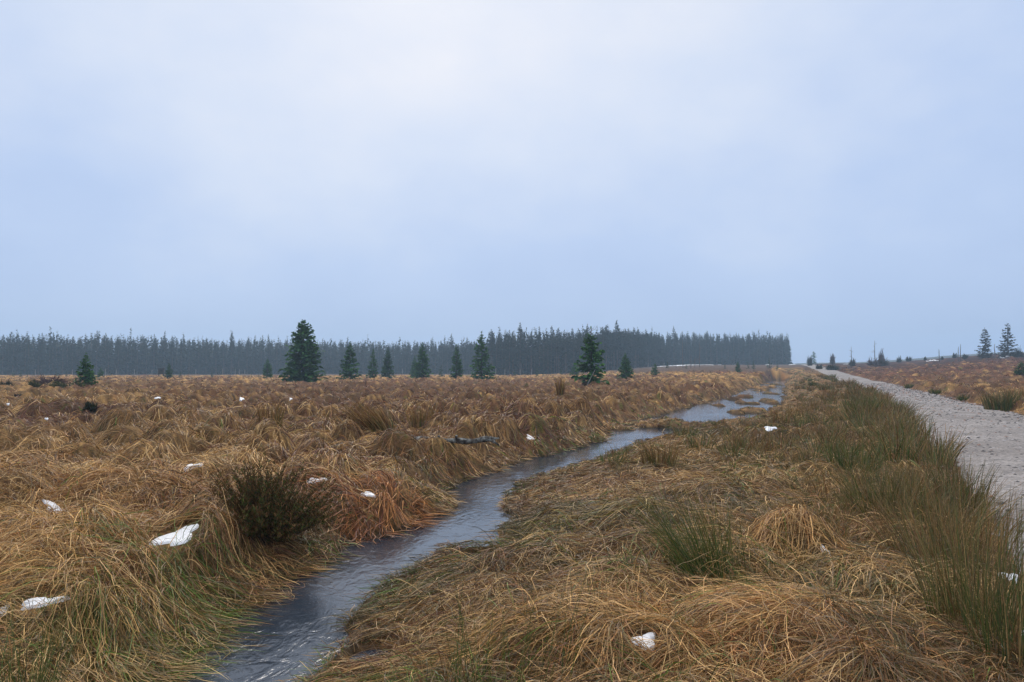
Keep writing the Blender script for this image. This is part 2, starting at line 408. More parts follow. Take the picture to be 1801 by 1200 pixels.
# ------------------------------------------------------------------ mesh builders
def mesh_np(name, V, faces, C=None, material=None, smooth=True):
    """faces: int array (n,3) or (n,4)"""
    me = bpy.data.meshes.new(name)
    V = np.ascontiguousarray(V, np.float32); faces = np.ascontiguousarray(faces, np.int32)
    k = faces.shape[1]
    me.vertices.add(len(V)); me.vertices.foreach_set('co', V.ravel())
    me.loops.add(faces.size); me.loops.foreach_set('vertex_index', faces.ravel())
    me.polygons.add(len(faces)); me.polygons.foreach_set('loop_start', np.arange(0, faces.size, k, dtype=np.int32))
    if C is not None:
        a = me.attributes.new('Col', 'FLOAT_COLOR', 'POINT')
        c4 = np.ones((len(V), 4), np.float32); c4[:, :3] = C
        a.data.foreach_set('color', c4.ravel())
    me.update(calc_edges=True)
    if not smooth: me.polygons.foreach_set('use_smooth', np.zeros(len(faces), bool))
    if material: me.materials.append(material)
    return me
def link(name, me, parent=None, loc=None, **props):
    o = bpy.data.objects.new(name, me); col.objects.link(o)
    if parent: o.parent = parent
    if loc is not None: o.location = loc
    for k_, v_ in props.items(): o[k_] = v_
    return o
def thing(name, label, cat, loc, rotz=0, scale=1.0, group=None):
    o = bpy.data.objects.new(name, None); col.objects.link(o)
    o.location = loc; o.rotation_euler = (0, 0, rotz)
    o.scale = scale if hasattr(scale, '__len__') else (scale,) * 3
    o.empty_display_size = .2
    o['label'] = label; o['category'] = cat
    if group: o['group'] = group
    return o

class Rib:
    """collects ribbons (strips of quads) with colour"""
    def __init__(s): s.V = []; s.F = []; s.C = []; s.n = 0
    def add(s, P, Wv, Cc):
        N, K, _ = P.shape
        if N == 0: return
        V = np.stack([P - Wv, P + Wv], 2).reshape(-1, 3)
        base = (np.arange(N) * K * 2)[:, None] + (np.arange(K - 1) * 2)[None]
        base = base.ravel() + s.n
        F = np.stack([base, base + 1, base + 3, base + 2], 1)
        s.V.append(V); s.F.append(F); s.C.append(np.repeat(Cc[:, :, None, :], 2, 2).reshape(-1, 3)); s.n += len(V)
    def mesh(s, name, material):
        return mesh_np(name, np.concatenate(s.V), np.concatenate(s.F), np.concatenate(s.C), material)
def tube(pts, rad, sides=7, wob=0, seed=0):
    pts = np.asarray(pts, float); K = len(pts); rr = np.random.default_rng(seed)
    T = np.gradient(pts, axis=0); T /= np.linalg.norm(T, axis=1)[:, None] + 1e-9
    ref = np.array([0, 0, 1.]) if abs(T[0, 2]) < .8 else np.array([1., 0, 0])
    A = np.cross(T, ref); A /= np.linalg.norm(A, axis=1)[:, None] + 1e-9
    B = np.cross(T, A); an = np.linspace(0, 2 * np.pi, sides, endpoint=False)
    r_ = np.asarray(rad, float)[:, None] * (1 + wob * (rr.random((K, sides)) - .5))
    V = pts[:, None] + r_[..., None] * (np.cos(an)[None, :, None] * A[:, None] + np.sin(an)[None, :, None] * B[:, None])
    V = V.reshape(-1, 3); F = []
    for k in range(K - 1):
        for j in range(sides):
            a = k * sides + j; b_ = k * sides + (j + 1) % sides
            F.append((a, b_, b_ + sides, a + sides))
    n0 = len(V)
    V = np.vstack([V, pts[0], pts[-1]])
    for j in range(sides):
        F.append((n0, (j + 1) % sides, j, j)); F.append((n0 + 1, (K - 1) * sides + j, (K - 1) * sides + (j + 1) % sides, (K - 1) * sides + (j + 1) % sides))
    return V, F
def tubes_mesh(name, lst, material):
    me = bpy.data.meshes.new(name); V = []; F = []
    for (v_, f_) in lst:
        o_ = len(V); V += [tuple(p) for p in v_]
        for f in f_:
            q = [i + o_ for i in f]
            if q[-1] == q[-2]: q = q[:-1]
            F.append(q)
    me.from_pydata(V, [], F); me.update(); me.materials.append(material)
    return me

# ------------------------------------------------------------------ ground
def region_colour(x, y, cid, sd, side, pd, pside, n):
    """natural colour of the dead grass at a place plus painted shadow contrast, one per blade"""
    straw = np.array([.80, .52, .21]); tan = np.array([.52, .305, .12]); rust = np.array([.34, .14, .05])
    grey = np.array([.23, .17, .11]); olive = np.array([.15, .14, .035]); green = np.array([.13, .25, .025]); heath = np.array([.20, .075, .048])
    r1 = rng.random(n)
    big = fbm(x / 6, y / 6, 80, 2); med = vnoise(x * 1.3, y * 1.3, 83)
    right = (side > 0) & (pside < 0)
    far_right = pside > 0
    w_straw = .42 + .5 * (cid > .55) + .25 * med; w_tan = .5 + 0 * x; w_rust = .22 + .55 * (cid < .18) + .3 * (big > .58)
    w_grey = .10 + .22 * right; w_olive = .05 + .35 * right * (med > .35) + .35 * sstep(1.2, .2, sd)
    w_green = .015 + .5 * sstep(1.5, .2, sd) * (med > .4) * (y < 30) + .26 * right * (vnoise(x * 2.2, y * 2.2, 86) > .66)
    hreg = np.exp(-((y - 54) / 27) ** 2) * np.exp(-(((900.5 + F_PX * x / np.maximum(y, 1)) - 720) / 380) ** 2)
    hreg = np.maximum(hreg * .95, far_right * sstep(24, 40, y) * .8 * (fbm(x / 5, y / 7, 88, 2) > .44))
    hreg = np.maximum(hreg, .5 * (fbm(x / 7, y / 10, 90, 2) > .60) * sstep(14, 22, y) * (~right))
    hreg = np.maximum(hreg, .75 * far_right * sstep(55, 100, y))
    w_heath = 6.0 * hreg * (cid < .82)
    w_straw = w_straw * np.where(right, .62, 1.)
    pn = lambda sd_: .12 + 2.6 * sstep(.3, .75, fbm(x * .85, y * .85, sd_, 2))
    w_straw = w_straw * pn(151); w_rust = w_rust * pn(154); w_grey = w_grey * pn(157); w_olive = w_olive * pn(160); w_green = w_green * pn(163)
    W_ = np.stack([w_straw, w_tan, w_rust, w_grey, w_olive, w_green, w_heath], 1); W_ = np.cumsum(W_, 1) / W_.sum(1)[:, None]
    pick = (r1[:, None] > W_).sum(1).clip(0, 6)
    pick = np.where(rng.random(n) < .85 * hreg, 6, pick)
    pal = np.stack([straw, tan, rust, grey, olive, green, heath])
    c = pal[pick]
    # neighbours blend: mix with the local mean so that tufts read as tufts
    mean = straw * .35 + tan * .65
    c = c * .8 + mean * .2 * np.where(pick[:, None] < 4, 1, .3)
    c = c + (mean * .75 - c) * (.35 * sstep(9, 16, y) * (pick < 4))[:, None]
    return c * np.where(right, .86, 1.0)[:, None] * (.28 + 1.25 * rng.random(n) ** 1.3)[:, None] * (.82 + .36 * cid)[:, None]  # random tone spread widened, putting dark shadow and bright straw contrast into the colour

def build_ground():
    fine = np.linspace(-.86, .86, 450)
    coarse = np.concatenate([np.linspace(.86, math.pi, 40)[1:], ]) 
    ang = np.concatenate([-coarse[::-1][0:-0 or None], fine, coarse[:-1]])
    ang = np.unique(np.round(ang, 6))
    rad = np.concatenate([np.linspace(.25, 2.6, 12), np.geomspace(2.65, 200, 500), np.geomspace(204, 850, 60)])
    A, Rd = np.meshgrid(ang, rad)
    X = np.sin(A) * Rd; Y = np.cos(A) * Rd
    Z, sd, side, pd, pside, cx, cyy, cid, mid = terrain(X.ravel(), Y.ravel(), True)
    V = np.stack([X.ravel(), Y.ravel(), Z], 1)
    nr, na = A.shape
    wrap = True
    i, j = np.meshgrid(np.arange(nr - 1), np.arange(na), indexing='ij')
    j2 = (j + 1) % na
    F = np.stack([i * na + j, i * na + j2, (i + 1) * na + j2, (i + 1) * na + j], -1).reshape(-1, 4)
    n_ = len(Z)
    c = region_colour(V[:, 0], V[:, 1], cid, sd, side, pd, pside, n_)
    near = sstep(130, 45, V[:, 1])[:, None]
    soil = np.array([.075, .05, .028]) * (.6 + .8 * fbm(V[:, 0] * 3, V[:, 1] * 3, 95))[:, None]
    C = c * (1 - near) * .5 + (c * .25 + soil * .75) * near
    wet = (sstep(.35, .0, sd) * sstep(ZW + .09, ZW + .02, Z))[:, None]
    C = C * (1 - wet) + np.array([.035, .028, .018]) * wet
    ra = V[:, 0] / np.maximum(V[:, 1], 1)
    far = (np.where(ra > .15, sstep(128, 150, V[:, 1]), sstep(190, 220, V[:, 1])) * (ra < np.where(V[:, 1] < 200, .355, .42)))[:, None]
    C = C * (1 - far) + np.array([.075, .05, .038]) * far
    fr = (sstep(110, 180, V[:, 1]) * (V[:, 0] / np.maximum(V[:, 1], 1) > .40))[:, None]
    C = C * (1 - fr) + C * np.array([.42, .36, .40]) * fr
    hl = sstep(330, 460, V[:, 1])[:, None]
    C = C * (1 - hl) + np.array([.05, .052, .045]) * hl
    link('ground', mesh_np('ground', V, F[:, ::-1], C, M_ground), kind='structure')
build_ground()

# ------------------------------------------------------------------ track
def build_path():
    n_c = 17
    n_s = len(TC)
    t_ = np.gradient(TC, axis=0); t_ /= np.linalg.norm(t_, axis=1)[:, None]
    nn = np.stack([t_[:, 1], -t_[:, 0]], 1)
    s = np.linspace(-1, 1, n_c)
    jl = (vnoise(np.arange(n_s) * .8, np.zeros(n_s), 5) - .5) * .35; jr = (vnoise(np.arange(n_s) * .8, np.ones(n_s) * 7, 6) - .5) * .35
    hw = np.where(s[None] < 0, PATH_HW + jl[:, None], PATH_HW + jr[:, None])
    P = TC[:, None] + nn[:, None] * (s[None] * hw)[..., None]
    x = P[..., 0].ravel(); y = P[..., 1].ravel()
    z = base_z(x, y) + .06 * (1 - np.tile(s, n_s) ** 2) - .04 * np.tile(np.abs(s) > .97, n_s) + (fbm(x * .9, y * .9, 9) - .5) * .025
    i, j = np.meshgrid(np.arange(n_s - 1), np.arange(n_c - 1), indexing='ij')
    F = np.stack([i * n_c + j, i * n_c + j + 1, (i + 1) * n_c + j + 1, (i + 1) * n_c + j], -1).reshape(-1, 4)
    link('gravel_path', mesh_np('gravel_path', np.stack([x, y, z], 1), F, None, M_gravel), kind='structure')
    # loose stones
    N = 14000
    u = rng.random(N); k = (u ** 1.0 * 75).astype(int) + 8
    k = np.clip(k, 0, n_s - 2); f = rng.random(N)
    c = TC[k] * (1 - f[:, None]) + TC[k + 1] * f[:, None]
    s = rng.uniform(-1.08, 1.08, N)
    xy = c + nn[k] * (s * PATH_HW)[:, None]
    d = np.maximum(xy[:, 1], 2)
    keep = (xy[:, 1] > 2) & (xy[:, 1] < 75); xy = xy[keep]; s = s[keep]; d = d[keep]; N = len(xy)
    r_ = (.008 + .024 * rng.random(N) ** 3) * 1.0 * (1 + d / 30)
    z = base_z(xy[:, 0], xy[:, 1]) + .06 * (1 - s ** 2) - .005
    o8 = np.array([[1, 0, 0], [0, 1, 0], [-1, 0, 0], [0, -1, 0], [0, 0, .6], [.2, .1, -.5]], float)
    jit = 1 + .5 * (rng.random((N, 6, 3)) - .5)
    V = o8[None] * jit * r_[:, None, None] * (1 + .8 * rng.random((N, 1, 1)) * np.array([1, .3, 0]))
    a = rng.random(N) * 6.28; ca, sa = np.cos(a)[:, None], np.sin(a)[:, None]
    V = np.stack([V[..., 0] * ca - V[..., 1] * sa, V[..., 0] * sa + V[..., 1] * ca, V[..., 2]], -1)
    V += np.stack([xy[:, 0], xy[:, 1], z], 1)[:, None]
    f8 = np.array([[0, 1, 4], [1, 2, 4], [2, 3, 4], [3, 0, 4], [1, 0, 5], [2, 1, 5], [3, 2, 5], [0, 3, 5]])
    F = (f8[None] + (np.arange(N) * 6)[:, None, None]).reshape(-1, 3)
    g = rng.random(N); cc = np.where(g[:, None] < .45, np.array([.09, .082, .08]), np.where(g[:, None] < .85, np.array([.36, .33, .32]), np.array([.30, .17, .12]))) * (.6 + .7 * rng.random(N))[:, None]
    link('loose_stones', mesh_np('loose_stones', V.reshape(-1, 3), F, np.repeat(cc, 6, 0), M_stone, smooth=False), kind='stuff', label='loose grey and reddish stones scattered over the gravel path', category='gravel')
build_path()

# ------------------------------------------------------------------ stream
def build_stream():
    P = resample(SC, 140); s0 = np.concatenate([[0], np.cumsum(np.linalg.norm(np.diff(SC, axis=0), axis=1))])
    q = np.linspace(0, s0[-1] ** .5, 140) ** 2
    H = np.interp(q, s0, SH)
    t_ = np.gradient(P, axis=0); t_ /= np.linalg.norm(t_, axis=1)[:, None]
    nn = np.stack([t_[:, 1], -t_[:, 0]], 1)
    w = np.linspace(-1, 1, 13)
    off = np.where(w[None] < 0, w[None] * (H[:, None] + .5), w[None] * (H[:, None] + 1.2))
    V = P[:, None] + nn[:, None] * off[..., None]
    V = np.concatenate([V, np.full(V.shape[:2] + (1,), ZW)], -1)
    V[..., 2] += (fbm(V[..., 0] * 2.2, V[..., 1] * 2.2, 21) - .5) * .035
    i, j = np.meshgrid(np.arange(139), np.arange(12), indexing='ij')
    F = np.stack([i * 13 + j, i * 13 + j + 1, (i + 1) * 13 + j + 1, (i + 1) * 13 + j], -1).reshape(-1, 4)
    link('stream_water', mesh_np('stream_water', V.reshape(-1, 3), F, None, M_water), kind='structure')
build_stream()

# ------------------------------------------------------------------ snow
snow_plan = []
def snow_top(P0, n, pts_xy):
    return P0[2] - (n[0] * (pts_xy[:, 0] - P0[0]) + n[1] * (pts_xy[:, 1] - P0[1])) / n[2]
def build_snow(P0, n, ax, ay, thick, seed, lab):
    """P0 centre, n plane normal, ax / ay half axes on the ground (2-vectors)"""
    rr = np.random.default_rng(seed); na, nr = 36, 7
    a = np.linspace(0, 2 * np.pi, na, endpoint=False)
    w = .92 + .20 * np.sin(2 * a + rr.random() * 6) + .30 * np.sin(3 * a + rr.random() * 6) + .12 * np.sin(5 * a + rr.random() * 6) + .18 * (rr.random(na) - .5)
    V = []
    for k in range(nr + 1):
        q = k / nr
        g = P0[:2] + (np.cos(a) * w * q)[:, None] * ax + (np.sin(a) * w * q)[:, None] * ay
        tz = terrain(g[:, 0], g[:, 1])
        top = tz + .012 + thick * (1 - q ** 2.5) ** .7 * (.7 + .6 * vnoise(g[:, 0] * 7, g[:, 1] * 7, seed))
        z = tz - .02 if k == nr else top
        V.append(np.stack([g[:, 0] - P0[0], g[:, 1] - P0[1], z], 1))
    V = np.concatenate(V); F = []
    for k in range(nr):
        for j in range(na): F.append((k * na + j, k * na + (j + 1) % na, (k + 1) * na + (j + 1) % na, (k + 1) * na + j))
    z0 = float(V[:, 2].min()); V[:, 2] -= z0
    link('snow_patch', mesh_np('snow_patch', V, np.array(F), None, M_snow), loc=(P0[0], P0[1], z0), label=lab, category='snow patch', group='old snow patches on the moor')
    M2 = np.linalg.inv(np.stack([ax, ay], 1)); snow_plan.append((P0[0], P0[1], M2))
for (P0, n, ax, ay, k, lab) in NEAR_PLAN: build_snow(P0, n, ax, ay, .008, k, lab)
for k, (px, dep, w, dd, lab) in enumerate(FAR_SNOW):
    X, Y = at_depth(px, dep)
    build_snow(np.array([X, Y, gz(X, Y) + .05]), np.array([0, 0, 1.]), np.array([w / 2, 0]), np.array([0, dd / 2]), .12, 50 + k, lab)

# ------------------------------------------------------------------ grass
def in_snow(x, y, pad=1.0):
    m = np.zeros(x.shape, bool)
    for (X, Y, M2) in snow_plan:
        u = M2[0, 0] * (x - X) + M2[0, 1] * (y - Y); v_ = M2[1, 0] * (x - X) + M2[1, 1] * (y - Y)
        m |= u * u + v_ * v_ < pad * pad
    return m
LOG_A = np.array(on_plane(686, 777, .30)); LOG_B = np.array(on_plane(878, 772, .34))
def flow_angle(x, y):
    n1 = (fbm(x * .45, y * .45, 101, 2) - .5) * 3.4 + (vnoise(x * 2.6, y * 2.6, 104) - .5) * 1.5
    base = np.where(x < y * .12 - .5, R(212), R(196))
    return base + n1
def blades(N, d0, d1, nseg, L0, wpx, lift, rib_for, amax=.80, erect=.06, radial=1.15, mess=0.):
    d = np.exp(rng.uniform(math.log(d0), math.log(d1), N)); a = rng.uniform(-amax, amax, N)
    x = a * d; y = d
    # tufting: pull the roots towards tuft centres
    tcell = .16 + .012 * d
    i = np.floor(x / tcell); j = np.floor(y / tcell)
    ox = (i + h01(i, j, 201)) * tcell; oy = (j + h01(i, j, 202)) * tcell
    pull = .55 * rng.random(N)
    x = x + (ox - x) * pull; y = y + (oy - y) * pull
    tuft = h01(i, j, 203)
    z, sd, side, pd, pside, cx, cyy, cid, mid = terrain(x, y, True)
    ok = (z > ZW + .0) & ((sd > -.03) | (z > ZW + .012)) & (pd > .0 + .25 * rng.random(N)) & ~in_snow(x, y, 1.15)
    gapd = domes(x + (vnoise(x * 1.1, y * 1.1, 40) - .5) * .5, y + (vnoise(x * 1.1, y * 1.1, 41) - .5) * .5)[0]
    ok &= (gapd > .05 + .09 * rng.random(N)) | (rng.random(N) < .25) | (d < 9) | ((side > 0) & (pside < 0)) | (sd < 1.6) | (mid >= 0)
    x, y, z, sd, side, pd, pside, cx, cyy, cid, mid, tuft, d = [q[ok] for q in (x, y, z, sd, side, pd, pside, cx, cyy, cid, mid, tuft, d)]
    n_ = len(x)
    c = region_colour(x, y, cid * .6 + tuft * .4, sd, side, pd, pside, n_)
    look = np.array([m[5] for m in MOUNDS] + [-1])[mid]
    tint = {0: (1.10, 1.05, .95), 1: (.92, .84, .78), 2: (1.35, 1.28, 1.22), 3: (.95, .68, .58), 4: (.78, .84, .72)}
    for k, tv in tint.items(): c = np.where((look == k)[:, None], c * np.array(tv), c)
    L = L0 * (.55 + .75 * rng.random(n_)) * np.where((side > 0) & (pside < 0), .85, 1.)
    L = L * (np.where(side > 0, .35, .6) + np.where(side > 0, .65, .4) * sstep(0, .9, sd)) * (.4 + .6 * sstep(0, 1.2, pd))
    w = np.maximum(.0016, wpx * d / 731.) * (.7 + .6 * rng.random(n_))
    # direction: down the hummock, combed by wind, tuft by tuft
    ang_out = np.arctan2(y - cyy, x - cx); r_out = np.hypot(y - cyy, x - cx)
    fa = flow_angle(x, y) + (tuft - .5) * 1.2
    wo_ = sstep(.05, .45, r_out) * radial
    dx = np.cos(fa) + wo_ * np.cos(ang_out); dy = np.sin(fa) + wo_ * np.sin(ang_out)
    gx_ = poly_dist(x + .08, y, SC, SH)[0] - poly_dist(x - .08, y, SC, SH)[0]; gy_ = poly_dist(x, y + .08, SC, SH)[0] - poly_dist(x, y - .08, SC, SH)[0]
    gl = np.hypot(gx_, gy_) + 1e-6; wb = np.where(side > 0, .4, 1.8) * sstep(.9, .1, sd)
    dx = dx - wb * gx_ / gl; dy = dy - wb * gy_ / gl
    th = np.arctan2(dy, dx) + rng.normal(0, .42 + mess, n_)
    K = nseg + 1
    P = np.zeros((n_, K, 3)); px_, py_ = x.copy(), y.copy()
    rgt = (side > 0) & (pside < 0)
    th = th + np.where(rgt, rng.normal(0, .45, n_), 0)
    lf = lift * np.where(rgt, .55, 1.) * (.25 + 1.2 * rng.random(n_) ** 1.5) * (.5 + tuft) * (.15 + .85 * sstep(0, .8, sd))
    up = rng.random(n_) < erect
    curl = rng.normal(0, .9, n_)
    off = .012 + .05 * rng.random(n_)
    drown = np.zeros(n_, bool)
    kang = np.where(rng.random(n_) < .22, rng.normal(0, 1.1, n_), 0); kat = rng.uniform(.3, .8, n_)
    for k in range(K):
        t_ = k / nseg
        zz = terrain(px_, py_) if k else z
        drown = drown | ((zz < ZW - .005) & (side > 0) & (y < 12) & (sd > .1))
        zz = np.maximum(zz, ZW + .004)
        prof = math.sin(math.pi * min(1, t_ * 1.02)) ** .75 * (1 - .25 * t_)
        P[:, k, 0] = px_; P[:, k, 1] = py_
        P[:, k, 2] = zz + off * min(1, t_ * 4) + lf * prof + np.where(up, L * .55 * t_ * (1 - .35 * t_), 0) - (0.02 if k == 0 else 0)
        step = L / nseg * np.where(up, .55, .95)
        th2 = th + curl * t_ * .5 + rng.normal(0, .16, n_) + np.where(t_ > kat, kang, 0)
        px_ = px_ + np.cos(th2) * step; py_ = py_ + np.sin(th2) * step
    bad = np.zeros(n_, bool)
    for k in range(1, K): bad |= in_snow(P[:, k, 0], P[:, k, 1], 1.03)
    bad &= rng.random(n_) < .94
    bad |= drown & (rng.random(n_) < .9)
    bad |= (P[:, 0, 1] > 138) & (P[:, 0, 0] / P[:, 0, 1] > .17) & (P[:, 0, 0] / P[:, 0, 1] < .35)
    # nothing grows through the log
    lg = LOG_B - LOG_A; ln = np.linalg.norm(lg); lu = lg / ln
    for k in range(K):
        s_ = (P[:, k, 0] - LOG_A[0]) * lu[0] + (P[:, k, 1] - LOG_A[1]) * lu[1]
        o_ = np.abs(-(P[:, k, 0] - LOG_A[0]) * lu[1] + (P[:, k, 1] - LOG_A[1]) * lu[0])
        bad |= (s_ > -.05) & (s_ < ln + .05) & (o_ < .07) & (rng.random(n_) < .9)
    keep = ~bad
    T = np.gradient(P, axis=1); T /= np.linalg.norm(T, axis=2)[..., None] + 1e-9
    roll = rng.normal(0, .8, n_)
    side_v = np.cross(T, np.array([0, 0, 1.])); side_v /= np.linalg.norm(side_v, axis=2)[..., None] + 1e-6
    nrm = np.cross(side_v, T)
    Wd = side_v * np.cos(roll)[:, None, None] + nrm * np.sin(roll)[:, None, None]
    taper = np.array([.8] + [1.0] * (K - 2) + [.15])
    Wd = Wd * (w[:, None] * taper)[..., None]
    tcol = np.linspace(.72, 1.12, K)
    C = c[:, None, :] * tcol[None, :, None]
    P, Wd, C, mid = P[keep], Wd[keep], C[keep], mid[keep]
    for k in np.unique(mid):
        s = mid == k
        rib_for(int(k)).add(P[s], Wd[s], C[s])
ribs = {}
def rib_for(k): return ribs.setdefault(k, Rib())
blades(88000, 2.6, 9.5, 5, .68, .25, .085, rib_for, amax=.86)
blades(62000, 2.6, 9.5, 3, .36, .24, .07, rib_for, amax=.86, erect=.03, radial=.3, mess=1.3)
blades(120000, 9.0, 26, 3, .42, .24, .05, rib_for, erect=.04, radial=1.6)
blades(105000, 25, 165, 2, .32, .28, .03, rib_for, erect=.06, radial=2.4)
for k, rb in ribs.items():
    if k < 0:
        link('meadow_grass', rb.mesh('meadow_grass', M_grass), kind='stuff', label='matted tan and rust coloured dead moor grass', category='grass')
    else:
        o = link('grass_tussock', rb.mesh('grass_tussock', M_grass), label=MOUNDS[k][4], category='tussock', group='large grass tussocks in the foreground')
        # origin at the foot of the tussock
        X, Y, r_, hh = MPOS[k]; z0 = gz(X, Y) - hh
        o.data.transform(__import__('mathutils').Matrix.Translation((-X, -Y, -z0))); o.location = (X, Y, z0)

# ------------------------------------------------------------------ rushes
def rush_mesh(name, seed, n, h, spread, lean=(0, 0), w=.0032, kind='green', nseg=4, r0=.16):
    rr = np.random.default_rng(seed)
    a = rr.random(n) * 6.283; r_ = r0 * np.sqrt(rr.random(n))
    x = np.cos(a) * r_; y = np.sin(a) * r_
    hh = h * (.45 + .6 * rr.random(n)); sp_ = spread * rr.random(n) ** .8
    b_ = a + rr.normal(0, .7, n)
    K = nseg + 1; t_ = np.linspace(0, 1, K)
    P = np.zeros((n, K, 3))
    bend = hh * sp_
    P[:, :, 0] = x[:, None] + (np.cos(b_) * bend + lean[0] * hh)[:, None] * t_ ** 1.5
    P[:, :, 1] = y[:, None] + (np.sin(b_) * bend + lean[1] * hh)[:, None] * t_ ** 1.5
    P[:, :, 2] = hh[:, None] * (t_ * (1 - .28 * sp_[:, None] * t_)) - .06
    T = np.gradient(P, axis=1); T /= np.linalg.norm(T, axis=2)[..., None]
    v_ = rr.normal(0, 1, (n, 1, 3)); Wd = np.cross(T, v_); Wd /= np.linalg.norm(Wd, axis=2)[..., None] + 1e-6
    taper = np.linspace(1, .25, K)
    Wd = Wd * (w * (.7 + .6 * rr.random(n)))[:, None, None] * taper[None, :, None]
    g = np.array([.075, .15, .03]); ol = np.array([.18, .18, .04]); br = np.array([.20, .10, .035]); st = np.array([.50, .33, .13])
    u = rr.random(n)
    mixk = {'green': (.66, .20, .08), 'mixed': (.40, .26, .14), 'orange': (.10, .22, .42), 'brown': (.20, .22, .26)}[kind]
    base = np.where((u < mixk[0])[:, None], g, np.where((u < mixk[0] + mixk[1])[:, None], ol, np.where((u < sum(mixk))[:, None], br, st)))
    tip = {'green': ol * .6 + br * .4, 'mixed': np.array([.17, .115, .045]), 'orange': np.array([.34, .15, .035]), 'brown': np.array([.24, .12, .055])}[kind]
    bl = (t_[None] ** 1.6 * (.35 + .65 * rr.random((n, 1))))[..., None]
    C = (base[:, None] * (1 - bl) + tip * bl) * (.45 + .65 * rr.random((n, 1, 1)))
    rb = Rib(); rb.add(P, Wd, C)
    return rb.mesh(name, M_rush)
def put_rush(me, X, Y, lab, s=1.0, rot=0, group='rush clumps', name='rush_clump'):
    o = link(name, me, loc=(X, Y, gz(X, Y)), label=lab, category='rush', group=group)
    o.rotation_euler = (0, 0, rot); o.scale = (s, s, s)
    return o
# named clumps: px, py of the foot, height m, stems, spread, lean, kind, label
RUSH = [
    (1250, 1035, .82, 380, .55, (-.30, .05), 'green', 'green rush fan leaning left in the centre right foreground', .20),
    (1308, 1070, .66, 16, .25, (-.2, 0), 'green', 'few thin green rush stems right of the green rush fan', .04),
    (1725, 1130, .96, 460, .42, (.02, .05), 'mixed', 'tallest rush clump at the lower right beside the path', .26),
    (1640, 1010, .72, 300, .55, (-.15, .05), 'brown', 'brown tangled rush clump left of the tallest rush clump', .30),
    (1790, 1190, .75, 190, .45, (0, 0), 'mixed', 'rush clump in the bottom right corner', .22),
    (1560, 930, .66, 320, .55, (-.10, .05), 'mixed', 'dense dark rush clump behind the tangled brown clump', .35),
    (1690, 900, .70, 280, .40, (0, .05), 'mixed', 'rush clump jutting up against the gravel path', .25),
    (30, 1230, .72, 160, .45, (-.05, .1), 'green', 'green rushes in the bottom left corner', .16),
    (900, 1225, .75, 80, .30, (.05, .05), 'green', 'sparse upright green rushes at the bottom centre', .30),
    (780, 1250, .8, 26, .35, (-.3, .1), 'orange', 'thin brown rush stems leaning over the bottom of the stream bank', .2),
    (1500, 835, .70, 300, .5, (0, 0), 'green', 'dark green rush clump on the bank in front of the snow strip by the path', .35),
    (1515, 745, .95, 420, .5, (.05, 0), 'green', 'blue green rush clump at the bend beside the path', .40),
    (1700, 1000, .66, 170, .5, (.1, 0), 'orange', 'orange brown rush clump behind the tallest rushes', .25),
    (1160, 830, .55, 220, .5, (0, 0), 'orange', 'straw coloured rush clump on the bank where the stream narrows', .25),
    (670, 782, .78, 480, .42, (-.62, 0), 'orange', 'orange rush fan leaning left behind the golden tussock', .32),
    (610, 768, .60, 260, .5, (-.5, 0), 'orange', 'rusty swept rushes left of the orange rush fan', .40),
    (745, 768, .62, 240, .45, (0, 0), 'orange', 'upright orange rush clump above the fallen log', .36),
    (475, 785, .70, 260, .30, (0, 0), 'orange', 'upright orange rush clump behind the dark bush', .22),
    (985, 722, .85, 120, .22, (0, 0), 'orange', 'slender golden rush clump in the meadow left of the stream', .15),
    (1765, 722, .95, 420, .45, (0, 0), 'mixed', 'big rush clump on the far verge of the path at the right edge', .65),
    (1793, 716, .95, 300, .45, (0, 0), 'orange', 'orange rush clump cut by the right edge beyond the path', .5),
    (1645, 690, .50, 200, .6, (0, 0), 'green', 'low dark green rush tuft on the far verge of the path', .30),
    (1697, 700, .42, 160, .6, (0, 0), 'green', 'small green tuft on the far verge left of the big rush clump', .35),
    (1600, 681, .5, 160, .5, (0, 0), 'green', 'dark tuft on the far verge furthest left', .35),
]
for k, (px, py, h, n, spd, lean, kd, lab, r0) in enumerate(RUSH):
    X, Y = on_plane(px, py, .0) if py > 700 else hit(px, py)
    dd = math.hypot(X, Y)
    me = rush_mesh('rush_clump', 300 + k, n, h, spd, lean, max(.0026, .00052 * dd), kd, 4, r0)
    put_rush(me, X, Y, lab, group='single rush clumps')
